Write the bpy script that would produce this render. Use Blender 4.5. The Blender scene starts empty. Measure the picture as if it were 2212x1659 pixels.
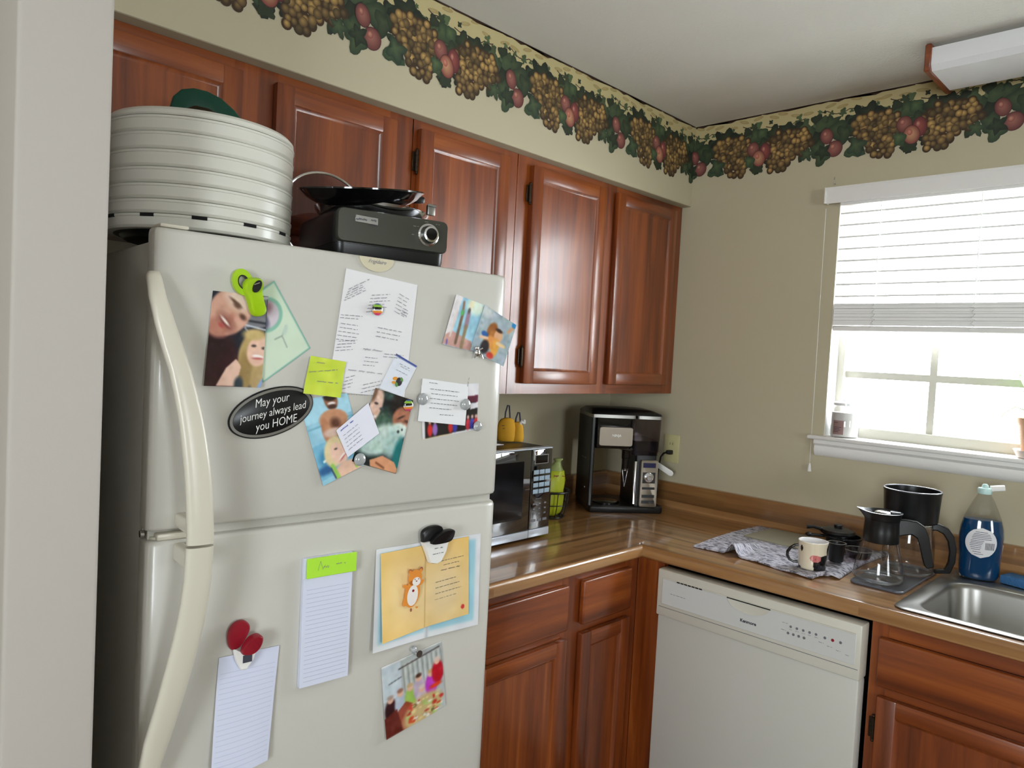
import bpy, bmesh, math, random
import numpy as np
from mathutils import Vector, Matrix
R = math.radians
C = bpy.context.scene.collection
random.seed(7)

# ------------------------------------------------------------------ materials
def lin(c):
    return tuple(((v/255)/12.92 if v/255 <= .04045 else ((v/255+.055)/1.055)**2.4) for v in c)
def mat(name, rgb, rough=.5, metal=0, coat=0, spec=.5, trans=0, ior=1.45, emis=None, bump=0, bscale=200, bdist=.001, alpha=1, coatr=.1, sub=0):
    m = bpy.data.materials.new(name); m.use_nodes = True
    nt = m.node_tree; b = nt.nodes['Principled BSDF']
    b.inputs['Base Color'].default_value = (*lin(rgb), 1)
    b.inputs['Roughness'].default_value = rough
    b.inputs['Metallic'].default_value = metal
    b.inputs['Coat Weight'].default_value = coat
    b.inputs['Coat Roughness'].default_value = coatr
    b.inputs['Specular IOR Level'].default_value = spec
    b.inputs['Transmission Weight'].default_value = trans
    b.inputs['IOR'].default_value = ior
    if emis:
        b.inputs['Emission Color'].default_value = (*lin(emis[0]), 1); b.inputs['Emission Strength'].default_value = emis[1]
    if bump:
        tc = nt.nodes.new('ShaderNodeTexCoord'); n = nt.nodes.new('ShaderNodeTexNoise'); n.inputs['Scale'].default_value = bscale
        n.inputs['Detail'].default_value = 2
        bp = nt.nodes.new('ShaderNodeBump'); bp.inputs['Strength'].default_value = bump; bp.inputs['Distance'].default_value = bdist
        nt.links.new(tc.outputs['Object'], n.inputs['Vector']); nt.links.new(n.outputs['Fac'], bp.inputs['Height'])
        nt.links.new(bp.outputs['Normal'], b.inputs['Normal'])
    return m
def glassy(name, tint=(255,255,255), gloss=.12, trans=.9):
    # thin clear pane or vessel wall: lets light through, reflects by angle
    m = bpy.data.materials.new(name); m.use_nodes = True; nt = m.node_tree; nt.nodes.clear()
    o = nt.nodes.new('ShaderNodeOutputMaterial'); mx = nt.nodes.new('ShaderNodeMixShader')
    t = nt.nodes.new('ShaderNodeBsdfTransparent'); g = nt.nodes.new('ShaderNodeBsdfGlossy'); lw = nt.nodes.new('ShaderNodeLayerWeight')
    ml = nt.nodes.new('ShaderNodeMath'); ml.operation = 'MULTIPLY_ADD'; ml.inputs[1].default_value = 1-gloss; ml.inputs[2].default_value = gloss*.4
    pw = nt.nodes.new('ShaderNodeMath'); pw.operation = 'POWER'; pw.inputs[1].default_value = 3
    t.inputs['Color'].default_value = (*[v*trans for v in lin(tint)], 1); g.inputs['Roughness'].default_value = .03
    nt.links.new(lw.outputs['Facing'], pw.inputs[0]); nt.links.new(pw.outputs[0], ml.inputs[0])
    nt.links.new(ml.outputs[0], mx.inputs[0]); nt.links.new(t.outputs[0], mx.inputs[1]); nt.links.new(g.outputs[0], mx.inputs[2])
    nt.links.new(mx.outputs[0], o.inputs[0])
    return m
def ramp(nt, stops):
    r = nt.nodes.new('ShaderNodeValToRGB'); e = r.color_ramp.elements
    while len(e) < len(stops): e.new(.5)
    for i, (p, c) in enumerate(stops):
        e[i].position = p; e[i].color = (*lin(c), 1)
    return r
def wood(name, axis, stops, rough=.3, coat=.5, coatr=.15, scale=1.0, ring=7.0):
    m = bpy.data.materials.new(name); m.use_nodes = True; nt = m.node_tree; b = nt.nodes['Principled BSDF']
    tc = nt.nodes.new('ShaderNodeTexCoord'); mp = nt.nodes.new('ShaderNodeMapping')
    s = [44*scale]*3; s['xyz'.index(axis)] = 2.4*scale; mp.inputs['Scale'].default_value = s
    n = nt.nodes.new('ShaderNodeTexNoise'); n.inputs['Scale'].default_value = 1; n.inputs['Detail'].default_value = 5; n.inputs['Roughness'].default_value = .55
    n.inputs['Distortion'].default_value = .6
    mp2 = nt.nodes.new('ShaderNodeMapping'); s2 = [ring]*3; s2['xyz'.index(axis)] = ring*.12; mp2.inputs['Scale'].default_value = s2
    n2 = nt.nodes.new('ShaderNodeTexNoise'); n2.inputs['Scale'].default_value = 1; n2.inputs['Detail'].default_value = 1
    w = nt.nodes.new('ShaderNodeMath'); w.operation = 'MULTIPLY'; w.inputs[1].default_value = 7
    fr = nt.nodes.new('ShaderNodeMath'); fr.operation = 'PINGPONG'; fr.inputs[1].default_value = 1
    mx = nt.nodes.new('ShaderNodeMath'); mx.operation = 'MULTIPLY_ADD'; mx.inputs[1].default_value = .22
    mm = nt.nodes.new('ShaderNodeMath'); mm.operation = 'MULTIPLY'; mm.inputs[1].default_value = .72
    r = ramp(nt, stops)
    L = nt.links.new
    L(tc.outputs['Object'], mp.inputs[0]); L(mp.outputs[0], n.inputs['Vector']); L(tc.outputs['Object'], mp2.inputs[0]); L(mp2.outputs[0], n2.inputs['Vector'])
    L(n2.outputs['Fac'], w.inputs[0]); L(w.outputs[0], fr.inputs[0]); L(n.outputs['Fac'], mm.inputs[0])
    L(fr.outputs[0], mx.inputs[0]); L(mm.outputs[0], mx.inputs[2]); L(mx.outputs[0], r.inputs[0]); L(r.outputs[0], b.inputs['Base Color'])
    b.inputs['Roughness'].default_value = rough; b.inputs['Coat Weight'].default_value = coat; b.inputs['Coat Roughness'].default_value = coatr
    return m
def strips(name, axis):   # butcher-block laminate, staves run along axis
    m = bpy.data.materials.new(name); m.use_nodes = True; nt = m.node_tree; b = nt.nodes['Principled BSDF']; L = nt.links.new
    tc = nt.nodes.new('ShaderNodeTexCoord'); sp = nt.nodes.new('ShaderNodeSeparateXYZ'); L(tc.outputs['Object'], sp.inputs[0])
    a, c = (sp.outputs[0], sp.outputs[1]) if axis == 'x' else (sp.outputs[1], sp.outputs[0])
    def mth(op, i0, v1=None, v2=None):
        n = nt.nodes.new('ShaderNodeMath'); n.operation = op
        for k, v in enumerate((i0, v1, v2)):
            if v is None: continue
            if isinstance(v, (int, float)): n.inputs[k].default_value = v
            else: L(v, n.inputs[k])
        return n.outputs[0]
    add = mth('ADD', c, sp.outputs[2])
    row = mth('FLOOR', mth('MULTIPLY', add, 52))
    off = mth('MULTIPLY', row, .371)
    col = mth('FLOOR', mth('ADD', mth('MULTIPLY', a, .9), off))
    cb = nt.nodes.new('ShaderNodeCombineXYZ'); L(row, cb.inputs[0]); L(col, cb.inputs[1])
    wn = nt.nodes.new('ShaderNodeTexWhiteNoise'); L(cb.outputs[0], wn.inputs['Vector'])
    mp = nt.nodes.new('ShaderNodeMapping'); s = [60, 60, 60]; s['xyz'.index(axis)] = 3; mp.inputs['Scale'].default_value = s
    n = nt.nodes.new('ShaderNodeTexNoise'); n.inputs['Scale'].default_value = 1; n.inputs['Detail'].default_value = 4
    L(tc.outputs['Object'], mp.inputs[0]); L(mp.outputs[0], n.inputs['Vector'])
    v = mth('ADD', mth('MULTIPLY', wn.outputs['Value'], .5), mth('MULTIPLY', n.outputs['Fac'], .6))
    r = ramp(nt, [(.2, (106,72,42)), (.5, (144,102,60)), (.85, (176,132,86))]); L(v, r.inputs[0]); L(r.outputs[0], b.inputs['Base Color'])
    b.inputs['Roughness'].default_value = .3; b.inputs['Coat Weight'].default_value = .8; b.inputs['Coat Roughness'].default_value = .08
    return m
def paintmat(name, rough=.35, coat=0):
    m = bpy.data.materials.new(name); m.use_nodes = True; nt = m.node_tree; b = nt.nodes['Principled BSDF']
    a = nt.nodes.new('ShaderNodeAttribute'); a.attribute_name = 'Col'; nt.links.new(a.outputs['Color'], b.inputs['Base Color'])
    b.inputs['Roughness'].default_value = rough; b.inputs['Coat Weight'].default_value = coat
    return m
M = {}
CH = [(.22,(82,33,8)), (.42,(118,53,14)), (.6,(140,69,21)), (.85,(172,98,42))]
for ax in 'xyz': M['wood'+ax] = wood('cherry_oak_'+ax, ax, CH, rough=.38, coat=.55, coatr=.2)
M['ctx'] = strips('butcher_block_laminate_x', 'x'); M['cty'] = strips('butcher_block_laminate_y', 'y')
M['wall'] = mat('wall_paint', (186,177,150), .7, bump=.12, bscale=250)
M['ceil'] = mat('ceiling_texture', (220,218,210), .9, bump=.7, bscale=140, bdist=.002)
M['stub'] = mat('partition_paint', (182,175,168), .65, bump=.2, bscale=160)
M['white'] = mat('white_trim', (232,230,226), .4)
M['vinyl'] = mat('window_vinyl', (176,173,162), .4)
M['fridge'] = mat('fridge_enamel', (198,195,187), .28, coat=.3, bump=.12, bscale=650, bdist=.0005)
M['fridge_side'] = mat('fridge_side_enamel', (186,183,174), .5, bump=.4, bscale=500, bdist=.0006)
M['handle'] = mat('handle_plastic', (206,200,184), .3)
M['cream'] = mat('cream_plastic', (206,198,172), .35)
M['black'] = mat('black_plastic', (16,16,17), .32)
M['gblack'] = mat('gloss_black', (8,8,10), .09, coat=.5, coatr=.03)
M['dark'] = mat('dark_void', (6,6,6), .9)
M['chrome'] = mat('chrome', (225,225,228), .12, metal=1)
M['steel'] = mat('brushed_steel', (152,150,146), .36, metal=1)
M['brass'] = mat('bronze_hinge', (52,40,28), .4, metal=.7)
M['char'] = mat('charcoal_metal', (72,72,64), .34, metal=.55)
M['tray'] = mat('dehydrator_plastic', (210,208,198), .3, coat=.2)
M['teal'] = mat('teal_plastic', (10,66,50), .35)
M['lime'] = mat('lime_plastic', (160,200,20), .35)
M['paper'] = mat('white_paper', (226,224,226), .7)
M['paperblue'] = mat('bluish_paper', (212,216,234), .7)
M['ink'] = mat('grey_ink', (128,124,134), .7)
M['inkdark'] = mat('dark_ink', (60,60,72), .7)
M['rule'] = mat('ruled_line', (150,156,180), .7)
M['paint'] = paintmat('printed_photo', .28, .25)
M['paintm'] = paintmat('printed_matte', .7)
M['glaze'] = paintmat('painted_glaze', .12, .6)
M['glass'] = glassy('clear_glass')
M['pane'] = glassy('window_pane', gloss=.05, trans=.97)
M['smoke'] = glassy('smoked_plastic', (214,204,210), gloss=.1, trans=.9)
M['dw'] = mat('dishwasher_enamel', (196,194,186), .35, bump=.05, bscale=600)
M['dwp'] = mat('dishwasher_panel', (206,202,190), .35)
M['dwi'] = mat('dishwasher_inlay', (206,206,204), .3)
M['grey'] = mat('grey_print', (110,110,116), .6)
M['blue'] = mat('blue_soap', (14,78,130), .1, trans=.35, ior=1.35)
M['aqua'] = mat('aqua_cap', (196,226,222), .35)
M['mat_'] = mat('microfibre', (186,184,196), .95, bump=1, bscale=150, bdist=.006)
M['matback'] = mat('microfibre_smooth', (150,144,126), .95, bump=.5, bscale=400, bdist=.001)
M['terra'] = mat('terracotta', (186,140,104), .7)
M['leaf'] = mat('leaf_green', (120,190,50), .4)
M['sponge'] = mat('blue_sponge', (60,110,160), .9, bump=1, bscale=300, bdist=.002)
M['yellow'] = mat('yellow_cloth', (214,158,36), .8, bump=.4, bscale=200)
M['limebag'] = mat('lime_bag', (176,186,40), .4)
M['lampwhite'] = mat('acrylic_lens', (226,226,228), .35)
M['red'] = mat('red_plastic', (140,22,38), .35)
M['key'] = mat('silver_key', (150,170,186), .35)
M['amber'] = mat('outlet_ivory', (196,188,140), .4)
nt = M['mat_'].node_tree; tcn = nt.nodes.new('ShaderNodeTexCoord'); mpn = nt.nodes.new('ShaderNodeMapping'); mpn.inputs['Scale'].default_value = (170,60,60)
nn = nt.nodes.new('ShaderNodeTexNoise'); nn.inputs['Scale'].default_value = 1; nn.inputs['Detail'].default_value = 1; rp = ramp(nt, [(.36,(104,102,108)),(.48,(176,174,186)),(.7,(206,204,214))])  # noise colour paints shade into the gaps between the mat's ridges
nt.links.new(tcn.outputs['Object'], mpn.inputs[0]); nt.links.new(mpn.outputs[0], nn.inputs['Vector']); nt.links.new(nn.outputs['Fac'], rp.inputs[0]); nt.links.new(rp.outputs[0], nt.nodes['Principled BSDF'].inputs['Base Color'])
M['dull'] = mat('satin_metal', (132,122,108), .38, metal=.55)
M['floor'] = mat('vinyl_floor', (116,106,94), .5)

# ------------------------------------------------------------------ geometry
class B:
    def __init__(s): s.bm = bmesh.new(); s.col = None
    def _m(s, verts, mtx):
        if mtx is not None: bmesh.ops.transform(s.bm, matrix=mtx, verts=verts)
    def box(s, x0, x1, y0, y1, z0, z1, bev=0, seg=2, mi=0, mtx=None):
        r = bmesh.ops.create_cube(s.bm, size=1); v = r['verts']
        bmesh.ops.transform(s.bm, matrix=Matrix.Translation(((x0+x1)/2,(y0+y1)/2,(z0+z1)/2)) @ Matrix.Diagonal((abs(x1-x0),abs(y1-y0),abs(z1-z0),1)), verts=v)
        fs = {f for q in v for f in q.link_faces}
        for f in fs: f.material_index = mi
        if bev:
            es = list({e for q in v for e in q.link_edges})
            o = bmesh.ops.bevel(s.bm, geom=es, offset=bev, segments=seg, profile=.5, affect='EDGES', clamp_overlap=True)
            v = list({q for f in o['faces'] for q in f.verts} | {q for q in v if q.is_valid})
            for f in o['faces']: f.material_index = mi
        s._m(v, mtx); return s
    def rings(s, rings, mi=0, cap0=True, cap1=True, closed=True, mtx=None):
        vs = [[s.bm.verts.new(p) for p in r] for r in rings]; n = len(vs[0])
        for a, b in zip(vs, vs[1:]):
            for i in range(n if closed else n-1):
                j = (i+1) % n
                try: s.bm.faces.new((a[i], a[j], b[j], b[i])).material_index = mi
                except ValueError: pass
        if cap0: s.bm.faces.new(vs[0][::-1]).material_index = mi
        if cap1: s.bm.faces.new(vs[-1]).material_index = mi
        if mtx is not None: s._m([q for r in vs for q in r], mtx)
        return s
    def lathe(s, prof, c=(0,0,0), n=40, sy=1, mi=0, cap0=True, cap1=True, mtx=None):
        rr = [[(c[0]+r*math.cos(2*math.pi*k/n), c[1]+r*sy*math.sin(2*math.pi*k/n), c[2]+z) for k in range(n)] for r, z in prof]
        return s.rings(rr, mi, cap0, cap1, mtx=mtx)
    def tube(s, pts, rad, n=10, mi=0, closed=False, flat=1, up=(0,0,1)):
        pts = [Vector(p) for p in pts]; N = len(pts)
        if not hasattr(rad, '__len__'): rad = [rad]*N
        rr = []; up = Vector(up)
        for i, p in enumerate(pts):
            a = pts[(i-1) % N] if (closed or i) else p; b = pts[(i+1) % N] if (closed or i < N-1) else p
            t = (b-a).normalized(); x = t.cross(up)
            if x.length < 1e-3: x = t.cross(Vector((1,0,.1)))
            x.normalize(); y = x.cross(t)
            rr.append([p + x*rad[i]*math.cos(2*math.pi*k/n) + y*rad[i]*flat*math.sin(2*math.pi*k/n) for k in range(n)])
        if closed: rr.append(rr[0]); s.rings(rr, mi, False, False); bmesh.ops.remove_doubles(s.bm, verts=s.bm.verts, dist=1e-6)
        else: s.rings(rr, mi)
        return s
    def prism(s, poly, a, b, plane='xz', mi=0, mtx=None):
        f = {'xz': lambda p, h: (p[0], h, p[1]), 'xy': lambda p, h: (p[0], p[1], h), 'yz': lambda p, h: (h, p[0], p[1])}[plane]
        return s.rings([[f(p, a) for p in poly], [f(p, b) for p in poly]], mi, mtx=mtx)
    def ball(s, c, r, n=16, mi=0, mtx=None):
        r = r if hasattr(r, '__len__') else (r, r, r)
        o = bmesh.ops.create_uvsphere(s.bm, u_segments=n, v_segments=max(6, n//2), radius=1)
        bmesh.ops.transform(s.bm, matrix=Matrix.Translation(c) @ Matrix.Diagonal((*r, 1)), verts=o['verts'])
        for f in {f for v in o['verts'] for f in v.link_faces}: f.material_index = mi
        s._m(o['verts'], mtx); return s
    def out(s, name, mats, parent=None, ang=38, loc=None, rot=None, fix=True):
        if fix: bmesh.ops.recalc_face_normals(s.bm, faces=s.bm.faces)
        me = bpy.data.meshes.new(name); s.bm.to_mesh(me); s.bm.free()
        for m in (mats if isinstance(mats, (list, tuple)) else [mats]): me.materials.append(M[m] if isinstance(m, str) else m)
        return link(name, me, parent, ang, loc, rot)
def link(name, me, parent=None, ang=38, loc=None, rot=None):
    me.shade_smooth(); me.set_sharp_from_angle(angle=R(ang))
    o = bpy.data.objects.new(name, me); C.objects.link(o); o.parent = parent
    if loc is not None: o.location = loc
    if rot is not None: o.rotation_euler = rot
    return o
def tag(o, label, cat, group=None):
    o['label'] = label; o['category'] = cat
    if group: o['group'] = group
    return o
def thing(name, label, cat, loc=(0,0,0), rz=0, group=None):
    o = bpy.data.objects.new(name, None); C.objects.link(o); o.location = loc; o.rotation_euler = (0,0,rz); o.empty_display_size = .05
    return tag(o, label, cat, group)
def struct(o): o['kind'] = 'structure'; return o
def rrect(hx, hy, r, n=6, cx=0, cy=0):
    p = []
    for qx, qy, a0 in ((1,1,0),(-1,1,90),(-1,-1,180),(1,-1,270)):
        for k in range(n+1):
            a = R(a0+90*k/n); p.append((cx+qx*(hx-r)+r*math.cos(a), cy+qy*(hy-r)+r*math.sin(a)))
    return p
def ellipse(cx, cy, rx, ry, n=32, ang=0):
    ca, sa = math.cos(ang), math.sin(ang)
    return [(cx+rx*math.cos(t)*ca-ry*math.sin(t)*sa, cy+rx*math.cos(t)*sa+ry*math.sin(t)*ca) for t in [2*math.pi*k/n for k in range(n)]]
def text(name, s, size, m, parent, loc, rot=(R(90),0,0), shear=0, ext=.0002, align='CENTER', bold=0, sx=1):
    cu = bpy.data.curves.new(name, 'FONT'); cu.body = s; cu.size = size; cu.shear = shear; cu.extrude = ext; cu.align_x = align; cu.align_y = 'CENTER'; cu.offset = bold
    cu.resolution_u = 3
    t = bpy.data.objects.new(name, cu); C.objects.link(t)
    dg = bpy.context.evaluated_depsgraph_get(); me = bpy.data.meshes.new_from_object(t.evaluated_get(dg))
    bpy.data.objects.remove(t); me.materials.clear(); me.materials.append(M[m])
    o = bpy.data.objects.new(name, me); C.objects.link(o); o.parent = parent; o.location = loc; o.rotation_euler = rot; o.scale = (sx, 1, 1)
    return o
def squiggles(b, rows, y, w=.0006, seed=1, mi=0, t=.00015):
    # rows: (x0, z0, length, height, angle); loose handwriting as one thin ribbon per word
    rnd = random.Random(seed)
    for (x0, z0, ln, h, ang) in rows:
        x = 0; ca, sa = math.cos(ang), math.sin(ang)
        while x < ln:
            wl = min(rnd.uniform(2.5, 7)*h, ln-x+h); n = max(4, int(wl/h*3.2)); pts = []
            for k in range(n):
                px = x+wl*k/n; pz = (h*.5*(1 if k % 2 else -1))*rnd.uniform(.3, 1)*(1.5 if rnd.random() < .15 else 1)
                pts.append((x0+px*ca-pz*sa, z0+px*sa+pz*ca))
            for (ax, az), (bx, bz) in zip(pts, pts[1:]):
                d = math.hypot(bx-ax, bz-az) or 1; nx, nz = -(bz-az)/d*w/2, (bx-ax)/d*w/2
                v = [b.bm.verts.new(q) for q in ((ax+nx,y,az+nz),(bx+nx,y,bz+nz),(bx-nx,y,bz-nz),(ax-nx,y,az-nz))]
                b.bm.faces.new(v).material_index = mi
            x += wl+h*rnd.uniform(.8, 1.6)
    return b

# ------------------------------------------------------------------ painting on real flat cards
class Canvas:
    def __init__(s, nx, ny, bg):
        s.nx, s.ny = nx, ny; s.X, s.Y = np.meshgrid(np.linspace(0,1,nx), np.linspace(0,1,ny)); s.c = np.zeros((ny,nx,3)); s.c[:] = bg
    def _mix(s, a, col): a = np.clip(a,0,1)[...,None]; s.c = s.c*(1-a)+np.array(col,float)*a; return s
    def ell(s, cx, cy, rx, ry, col, soft=.12, ang=0, asp=1.0, op=1):
        dx, dy = s.X-cx, (s.Y-cy)*asp; ca, sa = math.cos(R(ang)), math.sin(R(ang))
        u, v = dx*ca+dy*sa, -dx*sa+dy*ca
        d = np.sqrt((u/rx)**2+(v/(ry*asp))**2); return s._mix((1+soft-d)/(2*soft)*op, col)
    def poly(s, pts, col, op=1):
        m = np.zeros_like(s.X, bool); n = len(pts)
        for i in range(n):
            (x1,y1),(x2,y2) = pts[i], pts[(i+1)%n]
            if y1 == y2: continue
            cnd = ((y1 > s.Y) != (y2 > s.Y)) & (s.X < (x2-x1)*(s.Y-y1)/(y2-y1)+x1); m ^= cnd
        return s._mix(m*float(op), col)
    def line(s, x0, y0, x1, y1, w, col, asp=1.0, op=1):
        dx, dy = x1-x0, (y1-y0)*asp; L2 = dx*dx+dy*dy or 1e-9
        t = np.clip(((s.X-x0)*dx+(s.Y-y0)*asp*dy)/L2,0,1); d = np.hypot(s.X-x0-t*dx,(s.Y-y0)*asp-t*dy)
        return s._mix((w-d)/(w*.5+1e-6)*op, col)
    def noise(s, amp, seed=0, cell=6):
        r = np.random.RandomState(seed); g = r.randn(s.ny//cell+2, s.nx//cell+2, 1)+.25*r.randn(s.ny//cell+2, s.nx//cell+2, 3)
        yi = s.Y*(s.ny//cell); xi = s.X*(s.nx//cell); y0 = yi.astype(int); x0 = xi.astype(int); fy = (yi-y0)[...,None]; fx = (xi-x0)[...,None]
        v = (g[y0,x0]*(1-fy)*(1-fx)+g[y0+1,x0]*fy*(1-fx)+g[y0,x0+1]*(1-fy)*fx+g[y0+1,x0+1]*fy*fx)
        s.c = np.clip(s.c+v*amp,0,255); return s
def soften(c, k=1):
    for _ in range(k):
        p = np.pad(c, ((1,1),(1,1),(0,0)), 'edge'); c = (p[:-2,1:-1]+p[2:,1:-1]+p[1:-1,:-2]+p[1:-1,2:]+4*p[1:-1,1:-1])/8
    return c
def smoothp(pts, n=5):   # closed Catmull-Rom outline
    o = []; N = len(pts)
    for i in range(N):
        p0, p1, p2, p3 = (pts[(i+j-1) % N] for j in range(4))
        for k in range(n):
            t = k/n; o.append(tuple(.5*(2*p1[d]+(p2[d]-p0[d])*t+(2*p0[d]-5*p1[d]+4*p2[d]-p3[d])*t*t+(3*p1[d]-p0[d]-3*p2[d]+p3[d])*t**3) for d in (0,1)))
    return o
def srgb2lin(a):
    a = np.clip(a,0,255)/255.; return np.where(a <= .04045, a/12.92, ((a+.055)/1.055)**2.4)
def card_mesh(name, quad, cv, lift, m='paint', thick=.0004, parent=None):
    # quad TL,TR,BR,BL in (x,z); lift(s,t) -> distance off the surface; printed front face plus thin edge and plain back
    nx, ny = cv.nx, cv.ny; S, T = cv.X, cv.Y
    q = [np.array(p) for p in quad]
    P = (q[0][None,None]*((1-S)*(1-T))[...,None]+q[1]*(S*(1-T))[...,None]+q[2]*(S*T)[...,None]+q[3]*((1-S)*T)[...,None])
    L = lift(S, T) if callable(lift) else np.full_like(S, lift)
    V = np.stack([P[...,0], -L, P[...,1]], -1).reshape(-1,3); cols = srgb2lin(soften(cv.c, 3) if m == 'paint' else cv.c).reshape(-1,3)
    idx = np.arange(nx*ny).reshape(ny,nx)
    F = np.stack([idx[:-1,:-1], idx[1:,:-1], idx[1:,1:], idx[:-1,1:]], -1).reshape(-1,4).tolist()
    bd = [int(q) for q in list(idx[0,:])+list(idx[1:,-1])+list(idx[-1,-2::-1])+list(idx[-2:0:-1,0])]
    n0 = len(V); back = V.copy(); back[:,1] += thick; V = np.concatenate([V, back]); n = len(bd)
    cols = np.concatenate([cols, np.full((n0,3), .6)])
    F += [[q+n0 for q in f[::-1]] for f in F]
    for i in range(n):
        j = (i+1) % n; F.append([bd[i], bd[j], n0+bd[j], n0+bd[i]])
    me = bpy.data.meshes.new(name); me.from_pydata(V.tolist(), [], [list(map(int,f)) for f in F]); me.update()
    ca = me.color_attributes.new('Col', 'FLOAT_COLOR', 'POINT'); ca.data.foreach_set('color', np.concatenate([cols, np.ones((len(cols),1))],1).astype(np.float32).ravel())
    me.materials.append(M[m]); return link(name, me, parent, 60)

SKY, EXPO = 20.0, 0.46
M['mwglass'] = mat('mirrored_black_glass',(8,8,10),.04,coat=1,coatr=.02,spec=1)
M['silverstrip'] = mat('silver_strip',(206,214,226),.25,metal=.35)
M['rimhighlight'] = mat('rim_sheen',(120,120,126),.25,coat=.5)  # grey that stands in for a highlight on black plastic

# ------------------------------------------------------------------ room shell
CEIL, SOF, ZS = 2.44, -.344, 2.123
WY0, WY1, WZ0, WZ1 = -.93, -1.83, 1.262, 2.10      # kitchen window opening
b = B(); b.box(-5.2, .14, 0, .12, 0, CEIL+.1); struct(b.out('wall_back', 'wall'))
b = B()
b.box(0, .14, WY0, 0, 0, CEIL+.1); b.box(0, .14, -5.6, WY1, 0, CEIL+.1); b.box(0, .14, WY1, WY0, 0, WZ0); b.box(0, .14, WY1, WY0, WZ1, CEIL+.1)
struct(b.out('wall_right', 'wall'))
b = B(); b.box(-5.2, -5.08, -5.6, -3.4, 0, CEIL+.1); b.box(-5.2, -5.08, -2.2, .12, 0, CEIL+.1); b.box(-5.2, -5.08, -3.4, -2.2, 0, .9); b.box(-5.2, -5.08, -3.4, -2.2, 2.1, CEIL+.1)
struct(b.out('wall_left', 'wall'))
b = B(); b.box(-5.18,-5.12,-3.4,-3.34,.9,2.1); b.box(-5.18,-5.12,-2.26,-2.2,.9,2.1); b.box(-5.18,-5.12,-3.34,-2.26,.9,.96); b.box(-5.18,-5.12,-3.34,-2.26,2.04,2.1); w3 = struct(b.out('added_side_window','white'))  # unseen window, added to brighten the kitchen window wall
b = B(); b.box(-5.152,-5.148,-3.34,-2.26,.96,2.04); b.out('pane','pane',w3)
b = B()                                             # wall behind the camera with a window opening
b.box(-5.2, -3.5, -5.6, -5.48, 0, CEIL+.1); b.box(-1.5, .14, -5.6, -5.48, 0, CEIL+.1); b.box(-3.5, -1.5, -5.6, -5.48, 2.1, CEIL+.1); b.box(-3.5, -1.5, -5.6, -5.48, 0, .9); b.box(-3.5, -3.1, -5.6, -5.48, .9, 2.1); b.box(-2.15, -1.5, -5.6, -5.48, .9, 2.1)
struct(b.out('wall_front', 'wall'))
b = B(); b.box(-5.2, .14, -5.6, .12, -.1, 0); struct(b.out('floor', 'floor'))
b = B(); b.box(-5.2, .14, -5.6, .12, CEIL, CEIL+.1); struct(b.out('ceiling', 'ceil'))
b = B(); b.box(-2.255, 0, SOF, 0, ZS, CEIL, bev=.002, seg=1); struct(b.out('wall_soffit', 'wall'))
b = B(); b.box(-2.371, -2.256, -.79, 0, 0, CEIL, bev=.006, seg=3); struct(b.out('wall_partition', 'stub'))
# unseen window behind the camera, inferred from the light on the fridge front
b = B()
for x0, x1 in ((-3.1,-3.04),(-2.645,-2.605),(-2.21,-2.15)): b.box(x0, x1, -5.58, -5.52, .9, 2.1)
for z0, z1 in ((.9,.96),(2.04,2.1)): b.box(-3.04, -2.21, -5.575, -5.525, z0, z1)
dr = struct(b.out('window_2', 'white'))
b = B(); b.box(-3.04, -2.21, -5.552, -5.548, .96, 2.04); b.out('pane', 'pane', dr)

# kitchen window: frame, sash rails, grille bars, pane, drywall return, stool and apron
win = bpy.data.objects.new('window_1', None); C.objects.link(win); struct(win); win.location = (.1, -1.38, 1.27)
WL = Vector(win.location)
def wp(name, boxes, m, bev=.002):
    b = B()
    for q in boxes: b.box(q[0]-WL.x, q[1]-WL.x, q[2]-WL.y, q[3]-WL.y, q[4]-WL.z, q[5]-WL.z, bev=bev, seg=1)
    return b.out(name, m, win)
wp('frame', [(.075,.135,-.954,-.93,WZ0,WZ1),(.075,.135,WY1,WY1+.024,WZ0,WZ1),(.075,.135,WY1+.024,-.954,WZ1-.03,WZ1)], 'vinyl')
wp('sash_rail', [(.082,.125,WY1+.024,-.954,WZ0,1.307)], 'vinyl')
wp('meeting_rail', [(.085,.125,WY1+.024,-.954,1.68,1.715)], 'vinyl')
GY = (-1.233, -1.512)
wp('grille', [(.098,.106,y-.011,y+.011,1.307,2.07) for y in GY]+[(.0975,.1065,WY1+.024,-.954,z-.012,z+.012) for z in (1.49,1.89)], 'vinyl', 0)
wp('pane', [(.1075,.1105,WY1+.024,-.954,1.307,2.07)], 'pane', 0)
b = B()
b.box(-.035-WL.x, .08-WL.x, -1.875-WL.y, -.884-WL.y, 1.258-WL.z, 1.272-WL.z, bev=.005, seg=2)
b.out('window_stool', 'white', win)
b = B()
pr = [(-.002,1.258),(-.022,1.258),(-.024,1.245),(-.014,1.236),(-.017,1.222),(-.010,1.205),(-.002,1.2)]
b.rings([[(x-WL.x, y-WL.y, z-WL.z) for x, z in pr] for y in (-.905-.0, -1.855)])
b.out('window_apron', 'white', win)
wp('drywall_return', [(.001,.08,-.9315,-.9285,1.272,WZ1),(.001,.08,WY1-.0015,WY1+.0015,1.272,WZ1),(.001,.08,WY1,WY0,WZ1-.0015,WZ1+.0015)], 'white', 0)

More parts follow.
